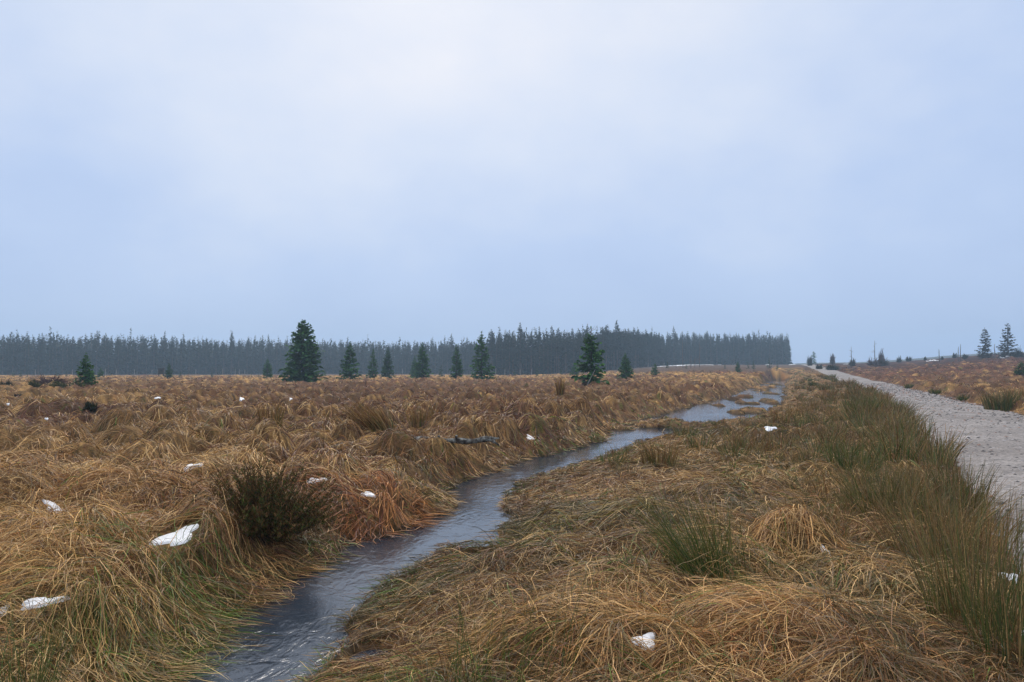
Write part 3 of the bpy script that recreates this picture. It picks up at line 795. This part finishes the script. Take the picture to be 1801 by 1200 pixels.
# the belt of rushes on the bank between stream and track
belt = []
kinds = ['mixed', 'brown', 'green', 'mixed', 'orange', 'brown']
KW = {'mixed': 'brown and green', 'brown': 'dull brown', 'green': 'dark green', 'orange': 'orange brown'}
for k in range(12): belt.append([rush_mesh('rush_clump', 500 + k, 85, .58, .70, ((k % 3 - 1) * .15, 0), w_, kinds[k % 6], 3, .30) for w_ in (.0032, .008, .022)])
nb = 0; tries = 0
while nb < 298 and tries < 9000:
    tries += 1
    y = math.exp(random.uniform(math.log(6.5), math.log(105))); 
    # between right bank and left track edge at this depth
    xl = float(np.interp(y, SR[:, 1], SR[:, 0])); xr = float(np.interp(y, TLd[:, 1], TLd[:, 0]))
    u = random.random() ** .6 if nb < 230 else random.uniform(.72, 1.0)
    if nb >= 230: y = math.exp(random.uniform(math.log(7.5), math.log(45))); xl = float(np.interp(y, SR[:, 1], SR[:, 0])); xr = float(np.interp(y, TLd[:, 1], TLd[:, 0]))
    x = xl + .9 + (xr - .15 - xl - .9) * u
    if y < 11 and u < .55: continue
    if nb < 230 and float(vnoise(np.array([x * .35]), np.array([y * .25]), 140)[0]) < (.42 if y < 11 else .33): continue
    if in_snow(np.array([x]), np.array([y]), 1.5)[0]: continue
    kb = random.randrange(12)
    v_ = belt[kb][0 if y < 12 else 1 if y < 35 else 2]
    put_rush(v_, x, y, KW[kinds[kb % 6]] + ' rush clump in the ' + ('near' if y < 12 else 'middle' if y < 35 else 'far') + ' belt between stream and path', random.uniform(.65, 1.15) * (.55 + .45 * u) * (1.1 if y < 11 else 1.2), random.random() * 6.28, 'rush belt beside the path')
    nb += 1

# ------------------------------------------------------------------ conifers
def spruce_meshes(seed, H, W, start=.03, spacing=.26, nb_=8, twigs=8, tw=.11, shape=.85, gap=0., col_a=(.024, .074, .024), col_b=(.070, .180, .042), up=.25, dead_low=0, bare_top=0.):
    rr = np.random.default_rng(seed)
    rb = Rib()
    zs_ = np.arange(start * H, H * (1 - bare_top) - .1, spacing)
    bp_, bd, bl, bz = [], [], [], []
    for z in zs_:
        f = (z / H - start) / (1 - start)
        Lb = W / 2 * ((1 - f) ** shape) * (1 if f > .06 else .8 + 3 * f)
        for q in range(nb_):
            if rr.random() < gap: continue
            bz.append(z + rr.uniform(-.5, .5) * spacing); bl.append(max(.10, Lb * rr.uniform(.62, 1.12))); bd.append(rr.random() * 6.283)
    bz = np.array(bz); bl = np.array(bl); bd = np.array(bd); n = len(bz); fz = bz / H
    # branch axis: leaves the trunk, sags, lifts at the tip
    K = 4; t_ = np.linspace(0, 1, K)
    ris = up * fz * 1.6 - .22
    P = np.zeros((n, K, 3))
    P[:, :, 0] = np.cos(bd)[:, None] * bl[:, None] * t_; P[:, :, 1] = np.sin(bd)[:, None] * bl[:, None] * t_
    P[:, :, 2] = bz[:, None] + bl[:, None] * (ris[:, None] * t_ + .16 * t_ ** 2.2 - .10 * np.sin(t_ * np.pi))
    side = np.stack([-np.sin(bd), np.cos(bd), np.zeros(n)], 1)
    ca, cb = np.array(col_a), np.array(col_b)
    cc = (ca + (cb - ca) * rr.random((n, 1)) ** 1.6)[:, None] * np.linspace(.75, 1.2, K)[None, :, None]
    rb.add(P, side[:, None] * (tw * .55 * np.array([.7, 1, 1, .2]))[None, :, None] * np.minimum(1, bl / .5)[:, None, None], cc)
    # twigs to both sides, and a hanging fringe
    for q in range(twigs):
        u = rr.uniform(.12, 1.0, n); s_ = np.where(rr.random(n) < .5, 1, -1)
        i0 = np.minimum((u * (K - 1)).astype(int), K - 2); fr = u * (K - 1) - i0
        O = P[np.arange(n), i0] * (1 - fr[:, None]) + P[np.arange(n), i0 + 1] * fr[:, None]
        out = np.stack([np.cos(bd), np.sin(bd), np.zeros(n)], 1)
        tl = bl * (.20 + .30 * (1 - u)) * rr.uniform(.6, 1.2, n) + .05
        dv = side * (s_ * rr.uniform(.4, 1, n))[:, None] + out * .7 + np.array([0, 0, 1.]) * rr.uniform(-.55, .15, n)[:, None]
        dv /= np.linalg.norm(dv, axis=1)[:, None]
        Q = np.stack([O, O + dv * (tl * .55)[:, None], O + dv * tl[:, None] - np.array([0, 0, .04])], 1)
        wv = np.cross(dv, rr.normal(0, .5, (n, 3)) + np.array([0, 0, 1.])); wv /= np.linalg.norm(wv, axis=1)[:, None] + 1e-6
        WW = wv[:, None] * (np.array([.6, 1, .12]) * tw)[None, :, None] * np.minimum(1, bl / .6)[:, None, None] * .8
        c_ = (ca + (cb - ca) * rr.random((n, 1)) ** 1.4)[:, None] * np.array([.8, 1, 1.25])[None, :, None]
        rb.add(Q, WW, c_)
    # leader
    top = np.zeros((3, 3, 3)); 
    for q in range(3):
        top[q, :, 2] = np.linspace(H * .95, H * 1.0, 3); top[q, :, 0] = np.linspace(0, .05, 3) * (q - 1); top[q, :, 1] = 0
    rb.add(top, np.array([[1, 0, 0], [0, 1, 0], [.7, .7, 0]])[:, None] * np.array([.05, .04, .005])[None, :, None] * min(1, H / 5), np.tile(cb * .9, (3, 3, 1)))
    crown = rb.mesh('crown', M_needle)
    kz = np.linspace(0, 1, 7)
    pts = np.stack([np.sin(kz * 3 + seed) * .012 * H * .3, np.cos(kz * 2.3 + seed) * .008 * H * .3, kz * H * .985 - .1], 1)
    r0 = .013 * H + .015
    lst = [tube(pts, r0 * (1 - kz) ** .8 + .008, 6, .15, seed)]
    if dead_low:
        for q in range(dead_low):
            z = rr.uniform(.12, start + .12) * H; a = rr.random() * 6.28; l_ = rr.uniform(.4, 1.3)
            lst.append(tube([(0, 0, z), (math.cos(a) * l_ * .6, math.sin(a) * l_ * .6, z - .05), (math.cos(a) * l_, math.sin(a) * l_, z - .22 * l_)], [.022, .015, .006], 3))
    trunk = tubes_mesh('trunk', lst, M_bark)
    return trunk, crown
def put_tree(name, ms, X, Y, lab, cat, s=1.0, rot=0, group=None, zoff=0, tilt=0):
    o = thing(name, lab, cat, (X, Y, gz(X, Y) + zoff), rot, s, group)
    o.rotation_euler = (tilt, 0, rot)
    link('trunk', ms[0], o); link('crown', ms[1], o)
    return o
# lone young spruces: px centre, py foot, py top, width px, label, kwargs
YOUNG = [
    (150, 684, 616, 46, 'dark bushy young spruce standing alone at the left of the meadow', dict(gap=.05)),
    (177, 667, 646, 18, 'small spruce just right of the lone dark spruce on the left', {}),
    (297, 668, 641, 18, 'small bright green spruce beside the hunting hide', dict(col_b=(.05, .11, .03))),
    (470, 667, 629, 25, 'small spruce left of the largest young spruce', {}),
    (533, 675, 566, 86, 'largest young spruce, broad and dense, rising above the forest', dict(spacing=.22, nb_=9, twigs=9, shape=.62)),
    (615, 671, 601, 46, 'conical spruce right of the largest young spruce', dict(shape=.8)),
    (656, 668, 617, 24, 'slim spruce, left of the close pair in the meadow middle', dict(gap=.15)),
    (682, 668, 615, 29, 'light green spruce, right of the close pair in the meadow middle', dict(col_b=(.05, .10, .035))),
    (743, 670, 605, 40, 'dense spruce with a smaller one close at its left', {}),
    (729, 666, 628, 20, 'small spruce half hidden at the left of a dense spruce', {}),
    (803, 670, 604, 33, 'slender spruce left of the tall spired spruce', dict(gap=.15)),
    (847, 671, 581, 52, 'tall spired spruce with layered branches in the centre', dict(gap=.12, shape=.8)),
    (1040, 682, 576, 72, 'tall ragged spruce with bare forked tip in the centre right', dict(gap=.10, shape=.74, bare_top=.12, spacing=.24, col_b=(.085, .21, .045))),
    (1010, 664, 638, 22, 'small spruce tucked behind the left of the ragged spruce', {}),
    (1100, 670, 621, 36, 'compact conical spruce right of the ragged spruce', {}),
    (1152, 662, 639, 19, 'little spruce at the meadow edge in front of far snow', dict(gap=.1)),
    (926, 692, 671, 17, 'tiny yellow green sapling in the meadow centre', dict(col_a=(.05, .07, .015), col_b=(.22, .20, .03))),
    (1298, 657, 634, 15, 'dark little spruce at the far edge near the stream head', {}),
    (1797, 664, 637, 30, 'green young spruce cut by the right edge of the picture', dict(col_b=(.05, .12, .03))),
]
def depth_of(py, px):
    X, Y = hit(px, py); return Y
for k, (px, pf, pt, w, lab, kw) in enumerate(YOUNG):
    X, Y = hit(px, pf)
    H = (pf - pt) / F_PX * Y; W = w / F_PX * Y
    sc_k = max(.5, H / 6)
    args = dict(spacing=max(.12, .045 * H), nb_=8, twigs=9, tw=.024 * H + .025, shape=.8); args.update(kw)
    if 'spacing' in kw: args['spacing'] = kw['spacing']
    ms = spruce_meshes(900 + k, H, W, **args)
    if args.get('bare_top'):
        rb_ = [tube([(0, 0, H * .86), (.02, 0, H * .93), (0.0, 0, H)], [.035, .025, .008], 5)]
        for q, (a, z0, l_) in enumerate([(.2, .92, .55), (2.6, .90, .45), (4.4, .88, .6), (1.4, .87, .5), (5.5, .94, .4), (3.3, .95, .3)]):
            rb_.append(tube([(0, 0, H * z0), (math.cos(a) * l_ * .6, math.sin(a) * l_ * .6, H * z0 + .22 * l_), (math.cos(a) * l_, math.sin(a) * l_, H * z0 + .75 * l_)], [.02, .014, .005], 4))
        o = put_tree('young_spruce', ms, X, Y, lab, 'spruce', 1, 0, 'young spruces scattered over the moor', -.05)
        link('bare_tip', tubes_mesh('bare_tip', rb_, M_dead), o)
        # pale leaning dead pole at its foot
        f = thing('dead_pole', 'pale dead pole leaning at the foot of the ragged spruce', 'pole', (X - .75, Y - 1.6, gz(X - .75, Y - 1.6)), 0)
        link('pole', tubes_mesh('pole', [tube([(0, 0, -.1), (.45, .2, .75), (.95, .35, 1.65)], [.04, .032, .02], 6, .2)], M_post), f)
    else:
        put_tree('young_spruce', ms, X, Y, lab, 'spruce', 1, 0, 'young spruces scattered over the moor', -.05)
# saplings along the forest foot
SAP = [(24, 664, 650), (37, 664, 653), (49, 664, 656), (100, 664, 652), (118, 664, 655), (196, 665, 655), (318, 664, 653), (325, 664, 657), (373, 664, 654), (443, 664, 655), (455, 664, 658),
       (571, 666, 646), (776, 660, 640), (905, 661, 651), (945, 661, 649), (955, 661, 654), (987, 661, 650), (1174, 656, 645), (1207, 656, 650), (1275, 656, 649), (1315, 655, 646), (1325, 655, 643), (1353, 654, 640), (1367, 655, 645)]
sap_ms = [spruce_meshes(1200 + k, 2.0, 1.25, spacing=.16, nb_=7, twigs=4, tw=.075, gap=.1, col_b=(.05, .09, .035)) for k in range(4)]
SAPLAB = 'little green spruce sapling among many along the foot of the forest'
for k, (px, pf, pt) in enumerate(SAP):
    dep = random.uniform(125, 165) if px < 1000 else random.uniform(150, 190)
    X, Y = at_depth(px, dep)
    put_tree('spruce_sapling', sap_ms[k % 4], X, Y, SAPLAB, 'sapling', max(.5, (665 - pt) / F_PX * dep / 2.0 * .95) if px < 1100 else (660 - pt) / F_PX * dep / 2, random.random() * 6, 'saplings along the forest foot', -.05)

# two lone sparse spruces at the right, and the one by the path end
for k, (px, dep, topy, w, lab) in enumerate([(1733, 190, 575, 30, 'lone sparse spruce on the right skyline, the shorter of two'), (1773, 185, 567, 34, 'lone sparse spruce on the right skyline, the taller of two')]):
    X, Y = at_depth(px, dep); z0 = gz(X, Y)
    H = CAM_Z + (652 - topy) / F_PX * dep - z0
    ms = spruce_meshes(1300 + k, H, w / F_PX * dep * 1.15, start=.04, spacing=.62, nb_=8, twigs=8, tw=.22, gap=.10, shape=.62, col_a=(.022, .026, .018), col_b=(.045, .045, .03), up=.12)
    put_tree('lone_spruce', ms, X, Y, lab, 'spruce', 1, 0, 'lone spruces on the right skyline', -.1)
X, Y = at_depth(1431, 300); ms = spruce_meshes(1320, 5.2, 3.2, spacing=.35, nb_=7, twigs=6, tw=.15, shape=.5)
put_tree('lone_spruce', ms, X, Y, 'small dark conifer standing right of where the path disappears', 'spruce')

# ------------------------------------------------------------------ forest
FRONT = [[(-140, 240), (0, 250), (200, 262), (430, 295), (600, 312), (780, 318), (862, 300)],
         [(862, 240), (900, 231), (960, 229), (1060, 246), (1105, 275), (1160, 318)],
         [(1162, 332), (1250, 345), (1330, 350), (1388, 348)]]
FLAB = ['tall dark spruce in the long forest edge left of the tall central trees', 'tall spruce with pale stem in the nearer central block of forest', 'tall spruce in the hazy right end of the forest']
fmesh = [spruce_meshes(1400 + k, 14., 3.9 + .5 * (k % 3), start=[.26, .5, .12, .40, .08, .5][k], spacing=.45, nb_=7, twigs=5, tw=.24, gap=.04, shape=.70, dead_low=12,
                       col_a=(.008, .020, .015), col_b=(.018, .040, .024), up=.2) for k in range(6)]
edge_ms = [spruce_meshes(1450 + k, 14., 4.4, start=.06, spacing=.5, nb_=7, twigs=4, tw=.20, gap=.05, shape=.5, col_a=(.008, .020, .015), col_b=(.018, .040, .024)) for k in range(2)]
def front_xy(seg, s):
    q = np.array([at_depth(px, dp) for px, dp in seg]); l_ = np.concatenate([[0], np.cumsum(np.linalg.norm(np.diff(q, axis=0), axis=1))])
    return np.interp(s, l_, q[:, 0]), np.interp(s, l_, q[:, 1]), l_[-1]
nf = 0; back = []
for b, seg in enumerate(FRONT):
    tot = front_xy(seg, 0)[2]
    for row in range(26):
        s = random.uniform(0, 2)
        while s < tot:
            X, Y, _ = front_xy(seg, s)
            inset = row * 2.9 + random.uniform(-1.1, 1.1)
            ux, uy = X / math.hypot(X, Y), Y / math.hypot(X, Y)
            X = float(X + ux * inset); Y = float(Y + uy * inset)
            sh = random.gauss(1.0, .07) * (1.06 if b == 2 else 1.0)
            if random.random() < .05: sh *= 1.16
            if row < 2 and nf < 320:
                m_ = fmesh[random.randrange(6)] if b == 1 else fmesh[random.choice([0, 2, 2, 4, 4])]
                if b == 2 and (s > tot - 6) : m_ = edge_ms[random.randrange(2)]
                put_tree('forest_spruce', m_, X, Y, FLAB[b], 'spruce', (sh * random.uniform(.85, 1.1), sh * random.uniform(.85, 1.1), sh), random.random() * 6.28, ['left forest edge', 'central forest block', 'right forest block'][b], -.1)
                nf += 1
            else: back.append((X, Y, sh, row))
            s += random.uniform(2.5, 4.0) if row < 2 else random.uniform(3.0, 4.4)
# the wood behind: one mass
def back_forest(pts):
    rb = Rib(); rr = np.random.default_rng(5)
    pts = np.array(pts); n = len(pts); z0 = terrain(pts[:, 0], pts[:, 1]); H = 14. * pts[:, 2]
    kz = np.array([-.2, .5, .96])
    for q in range(2):
        P = np.zeros((n, 3, 3)); P[:, :, 0] = pts[:, 0, None]; P[:, :, 1] = pts[:, 1, None]; P[:, :, 2] = z0[:, None] + H[:, None] * kz
        P[:, 0, 2] = z0 - .2
        wv = np.array([[1, 0, 0], [0, 1, 0]])[q]
        rb.add(P, np.tile(wv * 1.0, (n, 3, 1)) * np.array([.14, .10, .02])[None, :, None], np.tile(np.array([.12, .09, .07]), (n, 3, 1)))
    low = np.where(pts[:, 3] > 1, .02, .34)
    for q in range(44):
        f = low + (.99 - low) * (q + rr.random(n)) / 44; a = rr.random(n) * 6.28 ; L = 1.9 * np.minimum(1, (1 - f) / .64) ** .8 * rr.uniform(.7, 1.15, n) + .12
        o = np.stack([pts[:, 0], pts[:, 1], z0 + f * H], 1); dv = np.stack([np.cos(a), np.sin(a), -.28 + 0 * a], 1)
        P = np.stack([o, o + dv * (L * .5)[:, None], o + dv * L[:, None]], 1)
        wv = np.cross(dv, rr.normal(0, .4, (n, 3)) + np.array([0, 0, 1.])); wv /= np.linalg.norm(wv, axis=1)[:, None]
        c_ = np.array([.008, .020, .015]) + np.array([.010, .020, .010]) * rr.random((n, 1))
        rb.add(P, wv[:, None] * np.array([.42, .55, .08])[None, :, None], np.repeat(c_[:, None], 3, 1))
    link('forest_mass', rb.mesh('forest_mass', M_needle), kind='stuff', label='dense dark spruce wood behind the forest edge', category='forest')
back_forest(back)

# ------------------------------------------------------------------ dead trunks, posts, bushes, hide, log
def snag(px, dep, ytop, lab, branches=0, r0=.11, name='dead_tree', group='dead standing trunks', ybase=None):
    X, Y = at_depth(px, dep); z0 = gz(X, Y); H = CAM_Z + (652 - ytop) / F_PX * dep - z0
    rr = random.Random(px)
    o = thing(name, lab, 'dead tree' if name == 'dead_tree' else 'post', (X, Y, z0), 0, 1, group)
    pts = [(0, 0, -.2), (rr.uniform(-.1, .1), 0, H * .4), (rr.uniform(-.15, .15), 0, H * .75), (rr.uniform(-.2, .2), 0, H)]
    link('trunk' if name == 'dead_tree' else 'shaft', tubes_mesh('trunk', [tube(pts, [r0, r0 * .85, r0 * .6, r0 * .3], 6, .2, px)], M_dead), o)
    for q in range(branches):
        z = rr.uniform(.25, .9) * H; a = rr.choice([0.2, 3.0]) + rr.uniform(-.6, .6); l_ = rr.uniform(.3, 1.1)
        link('branch', tubes_mesh('branch', [tube([(0, 0, z), (math.cos(a) * l_ * .6, math.sin(a) * l_ * .6, z + .05), (math.cos(a) * l_, math.sin(a) * l_, z + .25)], [.04, .03, .012], 4)], M_dead), o)
for a in [(1189, 190, 640, 'short dead stick, leftmost of the dead trunks in the clearing', 0), (1201, 190, 597, 'tall thin dead trunk left in the clearing before the forest', 2),
          (1215, 190, 623, 'short dead trunk between the two tall ones in the clearing', 1), (1222, 190, 628, 'thin short dead stem just left of the darkest dead trunk', 0),
          (1230, 185, 604, 'darkest tall dead trunk right in the clearing', 3), (1498, 190, 610, 'branched dead trunk above a dark bush beyond the path', 6),
          (1539, 190, 599, 'tall needle thin dead trunk rising from the reddish bushes', 5), (1652, 180, 614, 'slim dead post, leftmost on the right skyline', 0),
          (1685, 180, 610, 'shorter of two close slim dead posts on the right skyline', 1), (1689, 182, 606, 'taller of two close slim dead posts on the right skyline', 0),
          (1750, 180, 605, 'dark dead post between the two lone spruces', 0)]:
    snag(*a)
def bush_mesh(seed, n, W, H, ca, cb, w=.03, droop=.2):
    rr = np.random.default_rng(seed)
    a = rr.random(n) * 6.283; el = rr.random(n) ** .8 * 1.45
    Ls = (.45 + .6 * rr.random(n)) * (.8 + .3 * np.sin(2 * a + seed) + .2 * np.sin(5 * a + seed * 2))
    r_ = .12 * W * np.sqrt(rr.random(n)); o = np.stack([np.cos(a) * r_, np.sin(a) * r_, 0 * a], 1)
    e_ = np.stack([np.cos(a) * np.cos(el) * W / 2, np.sin(a) * np.cos(el) * W / 2, np.sin(el) * H * .95 + .06 * H], 1) * Ls[:, None]
    m_ = o + e_ * .55 + rr.normal(0, .05 * H, (n, 3)) + np.array([0, 0, .10 * H])
    st = o * 1.0 + e_ * .18; P = np.stack([st, m_, o + e_ + rr.normal(0, .05 * H, (n, 3))], 1); P[:, :, 2] = np.maximum(P[:, :, 2], -.05)
    wv = rr.normal(0, 1, (n, 3)); wv = np.cross(e_, wv); wv /= np.linalg.norm(wv, axis=1)[:, None]
    C = (np.array(ca) + (np.array(cb) - np.array(ca)) * rr.random((n, 1)))[:, None] * np.array([.7, .95, 1.2])[None, :, None]
    rb = Rib(); rb.add(P, wv[:, None] * (w * np.array([.6, 1, .25]))[None, :, None], C)
    return rb
def bush(px, dep, wpx, hpx, lab, ca, cb, n=500, w=.05, cat='bush'):
    X, Y = at_depth(px, dep); W = wpx / F_PX * dep; H = hpx / F_PX * dep
    rb = bush_mesh(px, n, W, H, ca, cb, w)
    o = thing('moor_bush', lab, cat, (X, Y, gz(X, Y)), 0, 1, 'bushes on the open moor')
    link('foliage', rb.mesh('foliage', M_needle), o)
    st = []
    for q in range(5):
        a = q * 1.3; st.append(tube([(0, 0, -.1), (math.cos(a) * W * .12, math.sin(a) * W * .12, H * .3), (math.cos(a) * W * .25, math.sin(a) * W * .25, H * .62)], [.04, .03, .015], 4))
    link('stems', tubes_mesh('stems', st, M_bark), o)
DG, DG2 = (.02, .026, .015), (.05, .055, .03); RB, RB2 = (.07, .035, .035), (.14, .075, .06)
for a in [(1424, 230, 12, 18, 'dark bush at the right of the path end', DG, DG2), (1440, 170, 14, 9, 'low dark juniper bush beside the far path', DG, DG2),
          (1464, 160, 30, 11, 'wide dark juniper bush right of the far path', DG, DG2), (1457, 165, 12, 8, 'small dark bush between two junipers by the far path', DG, DG2),
          (1499, 188, 13, 13, 'dark twiggy bush under the branched dead trunk', RB, DG2), (1535, 185, 20, 17, 'reddish twiggy bush under the needle thin trunk', RB, RB2),
          (1553, 190, 24, 13, 'broad purplish bush right of the needle thin trunk', RB, DG2), (1550, 196, 12, 28, 'bare spreading shrub behind the reddish bushes', RB, RB2),
          (1464, 240, 12, 20, 'bare round treelet on the hazy skyline beyond the path', RB, RB2), (1581, 235, 10, 10, 'flat bush on the skyline, leftmost of a row', DG, DG2),
          (1598, 235, 11, 9, 'round dome bush on the skyline', DG, DG2), (1627, 235, 7, 7, 'smallest round bush on the skyline', DG, DG2), (1657, 230, 6, 6, 'tiny bush right of the leftmost slim post', DG, DG2),
          (1679, 228, 9, 9, 'bush on the skyline left of the close slim posts', DG, DG2), (1697, 200, 13, 9, 'low bush right of the close slim posts', DG, DG2),
          (1770, 184, 26, 14, 'dark thicket at the foot of the taller lone spruce', RB, DG2), (1790, 182, 34, 17, 'big dark thicket at the right edge of the skyline', DG, DG2),
          (1731, 189, 24, 9, 'low brushwood at the foot of the shorter lone spruce', RB, DG2),
          (90, 62, 66, 20, 'purplish heather thicket left of the lone dark spruce', RB, RB2), (60, 50, 50, 19, 'mossy green low bush in the left meadow', (.04, .05, .015), (.09, .09, .03)),
          (120, 52, 60, 17, 'wide low green bush below the heather thicket', (.04, .05, .015), (.09, .09, .03)), (8, 50, 40, 19, 'dark green low bush at the left edge of the meadow', DG, DG2),
          (45, 36, 32, 10, 'dark brown heather clump among hummocks at the left', RB, DG2), (162, 22, 32, 20, 'dark green heather clump above the swept tussocks', DG, DG2)]:
    bush(*a, n=420 if a[1] > 100 else 900, w=.07 if a[1] > 100 else .03)

# the dark bush of the foreground
def dark_bush():
    X, Y = on_plane(462, 945, -.05); rr = np.random.default_rng(77)
    o = thing('heather_bush', 'large dark olive evergreen bush on the left bank of the stream', 'bush', (X, Y, gz(X, Y) - .08))
    n = 760; a = rr.random(n) * 6.283; q = rr.random(n) ** .6
    W, H = .76, .78
    lob = 1 + .22 * np.sin(3 * a + 1) + .14 * np.sin(7 * a)
    tip = np.stack([np.cos(a) * q * W * lob - .05, np.sin(a) * q * W * .8, H * (1 - .55 * q ** 2.2) * rr.uniform(.55, 1.18, n) * (.85 + .2 * np.sin(5 * a + 9 * q))], 1)
    root = np.stack([np.cos(a) * q * .14, np.sin(a) * q * .14, 0 * a], 1)
    K = 5; t_ = np.linspace(0, 1, K)
    P = root[:, None] + (tip - root)[:, None] * t_[None, :, None]; P[:, :, 2] += (.10 * np.sin(t_ * np.pi))[None] * (1 - q[:, None]) ; P[:, 1:, :2] += rr.normal(0, .02, (n, K - 1, 2))
    sr = Rib(); wv = rr.normal(0, 1, (n, 3)); wv[:, 2] = 0; wv /= np.linalg.norm(wv, axis=1)[:, None]
    sr.add(P, wv[:, None] * np.linspace(.004, .0015, K)[None, :, None], np.tile(np.array([.06, .04, .025]), (n, K, 1)))
    link('stems', sr.mesh('stems', M_twig), o)
    fo = Rib()
    for s in range(34):
        u = rr.uniform(.38, 1.0, n); i0 = np.minimum((u * (K - 1)).astype(int), K - 2); fr = (u * (K - 1) - i0)[:, None]
        O = P[np.arange(n), i0] * (1 - fr) + P[np.arange(n), i0 + 1] * fr
        b_ = rr.random(n) * 6.283; dv = np.stack([np.cos(b_) * .7, np.sin(b_) * .7, rr.uniform(.3, 1.1, n)], 1) * rr.uniform(.018, .050, n)[:, None]
        Q = np.stack([O, O + dv * .6, O + dv], 1)
        w2 = np.cross(dv, rr.normal(0, 1, (n, 3))); w2 /= np.linalg.norm(w2, axis=1)[:, None] + 1e-6
        g = rr.random((n, 1)); brown = (rr.random((n, 1)) < .55)
        c_ = np.where(brown, np.array([.16, .085, .035]), np.array([.040, .050, .015]) + np.array([.07, .07, .015]) * g)
        fo.add(Q, w2[:, None] * np.array([.003, .0042, .001])[None, :, None], np.repeat(c_[:, None], 3, 1))
    link('foliage', fo.mesh('foliage', M_needle), o)
dark_bush()

# fallen log
def log():
    A = np.array([*LOG_A, .30]); B = np.array([*LOG_B, .34])
    o = thing('fallen_log', 'grey lichen covered fallen log lying in the meadow grass', 'log', tuple(A))
    L = B - A; s = np.linspace(0, 1, 26)
    pts = L * s[:, None]; pts[:, 2] += .025 * np.sin(s * 7) + .01 * np.sin(s * 23)
    r_ = .062 - .016 * s + .008 * np.sin(s * 31); r_[-3:] *= [.85, .6, .3]
    link('trunk', tubes_mesh('trunk', [tube(pts, r_, 10, .10, 4)], M_log), o)
    u = L / np.linalg.norm(L)
    e_ = pts[-4]
    link('broken_stub', tubes_mesh('broken_stub', [tube([e_, e_ + u * .14 + [0, -.04, -.05], e_ + u * .24 + [0, -.07, -.12]], [.035, .028, .012], 6, .2)], M_log), o)
    for k in (5, 11, 15):
        link('branch_knot', tubes_mesh('branch_knot', [tube([pts[k], pts[k] + [0.01, -.05, .07], pts[k] + [.02, -.07, .10]], [.032, .028, .018], 6, .2)], M_log), o)
log()

# hunting hide
def hide():
    X, Y = at_depth(284, 150); o = thing('hunting_hide', 'small dark wooden hunting hide on legs before the forest, left', 'hut', (X, Y, gz(X, Y)), R(18))
    def box(name, c, s, m, parent=o):
        V = np.array([[x, y, z] for x in (-.5, .5) for y in (-.5, .5) for z in (-.5, .5)]) * s + np.array(c)
        F = np.array([[0, 1, 3, 2], [4, 6, 7, 5], [0, 4, 5, 1], [2, 3, 7, 6], [0, 2, 6, 4], [1, 5, 7, 3]])
        return link(name, mesh_np(name, V, F, None, m, False), parent)
    for sx in (-.42, .42):
        for sy in (-.42, .42): box('leg', (sx, sy, .35), (.09, .09, .9), M_board)
    wl = box('cabin', (0, 0, 1.35), (1.05, 1.05, 1.15), M_board)
    box('side_panel', (-.545, 0, 1.35), (.03, 1.0, 1.1), M_pale, o)
    box('window', (.12, -.535, 1.5), (.5, .02, .3), M_hole, wl)
    box('roof', (0, 0, 1.98), (1.3, 1.3, .08), M_board)
hide()
# fence posts along the foot of the forest
for k, px in enumerate([63, 128, 186, 205, 237, 268, 345, 392, 414, 422, 431, 708, 872, 888, 915, 935, 1140, 1168]):
    dep = 205 if px < 600 else 200
    X, Y = at_depth(px, dep)
    o = thing('fence_post', 'thin pale fence post in the row at the foot of the forest', 'post', (X, Y, gz(X, Y)), random.random(), 1, 'fence posts before the forest')
    link('shaft', tubes_mesh('shaft', [tube([(0, 0, -.2), (0, 0, .9), (.02, 0, 1.75)], [.075, .07, .065], 6, .15, k)], M_post), o)

# ------------------------------------------------------------------ haze
def haze():
    x0, x1, y0, y1, z0, z1 = -900, 900, -880, 900, -4, 42
    V = np.array([[x, y, z] for x in (x0, x1) for y in (y0, y1) for z in (z0, z1)], float)
    F = np.array([[0, 1, 3, 2], [4, 6, 7, 5], [0, 4, 5, 1], [2, 3, 7, 6], [0, 2, 6, 4], [1, 5, 7, 3]])
    m = bpy.data.materials.new('haze'); m.use_nodes = True; t = m.node_tree; t.nodes.clear()
    o = t.nodes.new('ShaderNodeOutputMaterial'); v = t.nodes.new('ShaderNodeVolumePrincipled')
    v.inputs['Color'].default_value = (.58, .80, 1.0, 1); v.inputs['Density'].default_value = .0008; v.inputs['Anisotropy'].default_value = .2
    t.links.new(v.outputs[0], o.inputs['Volume'])
    link('haze', mesh_np('haze', V, F, None, m, False), kind='stuff', label='pale bluish winter haze hanging over the moor', category='haze')
haze()
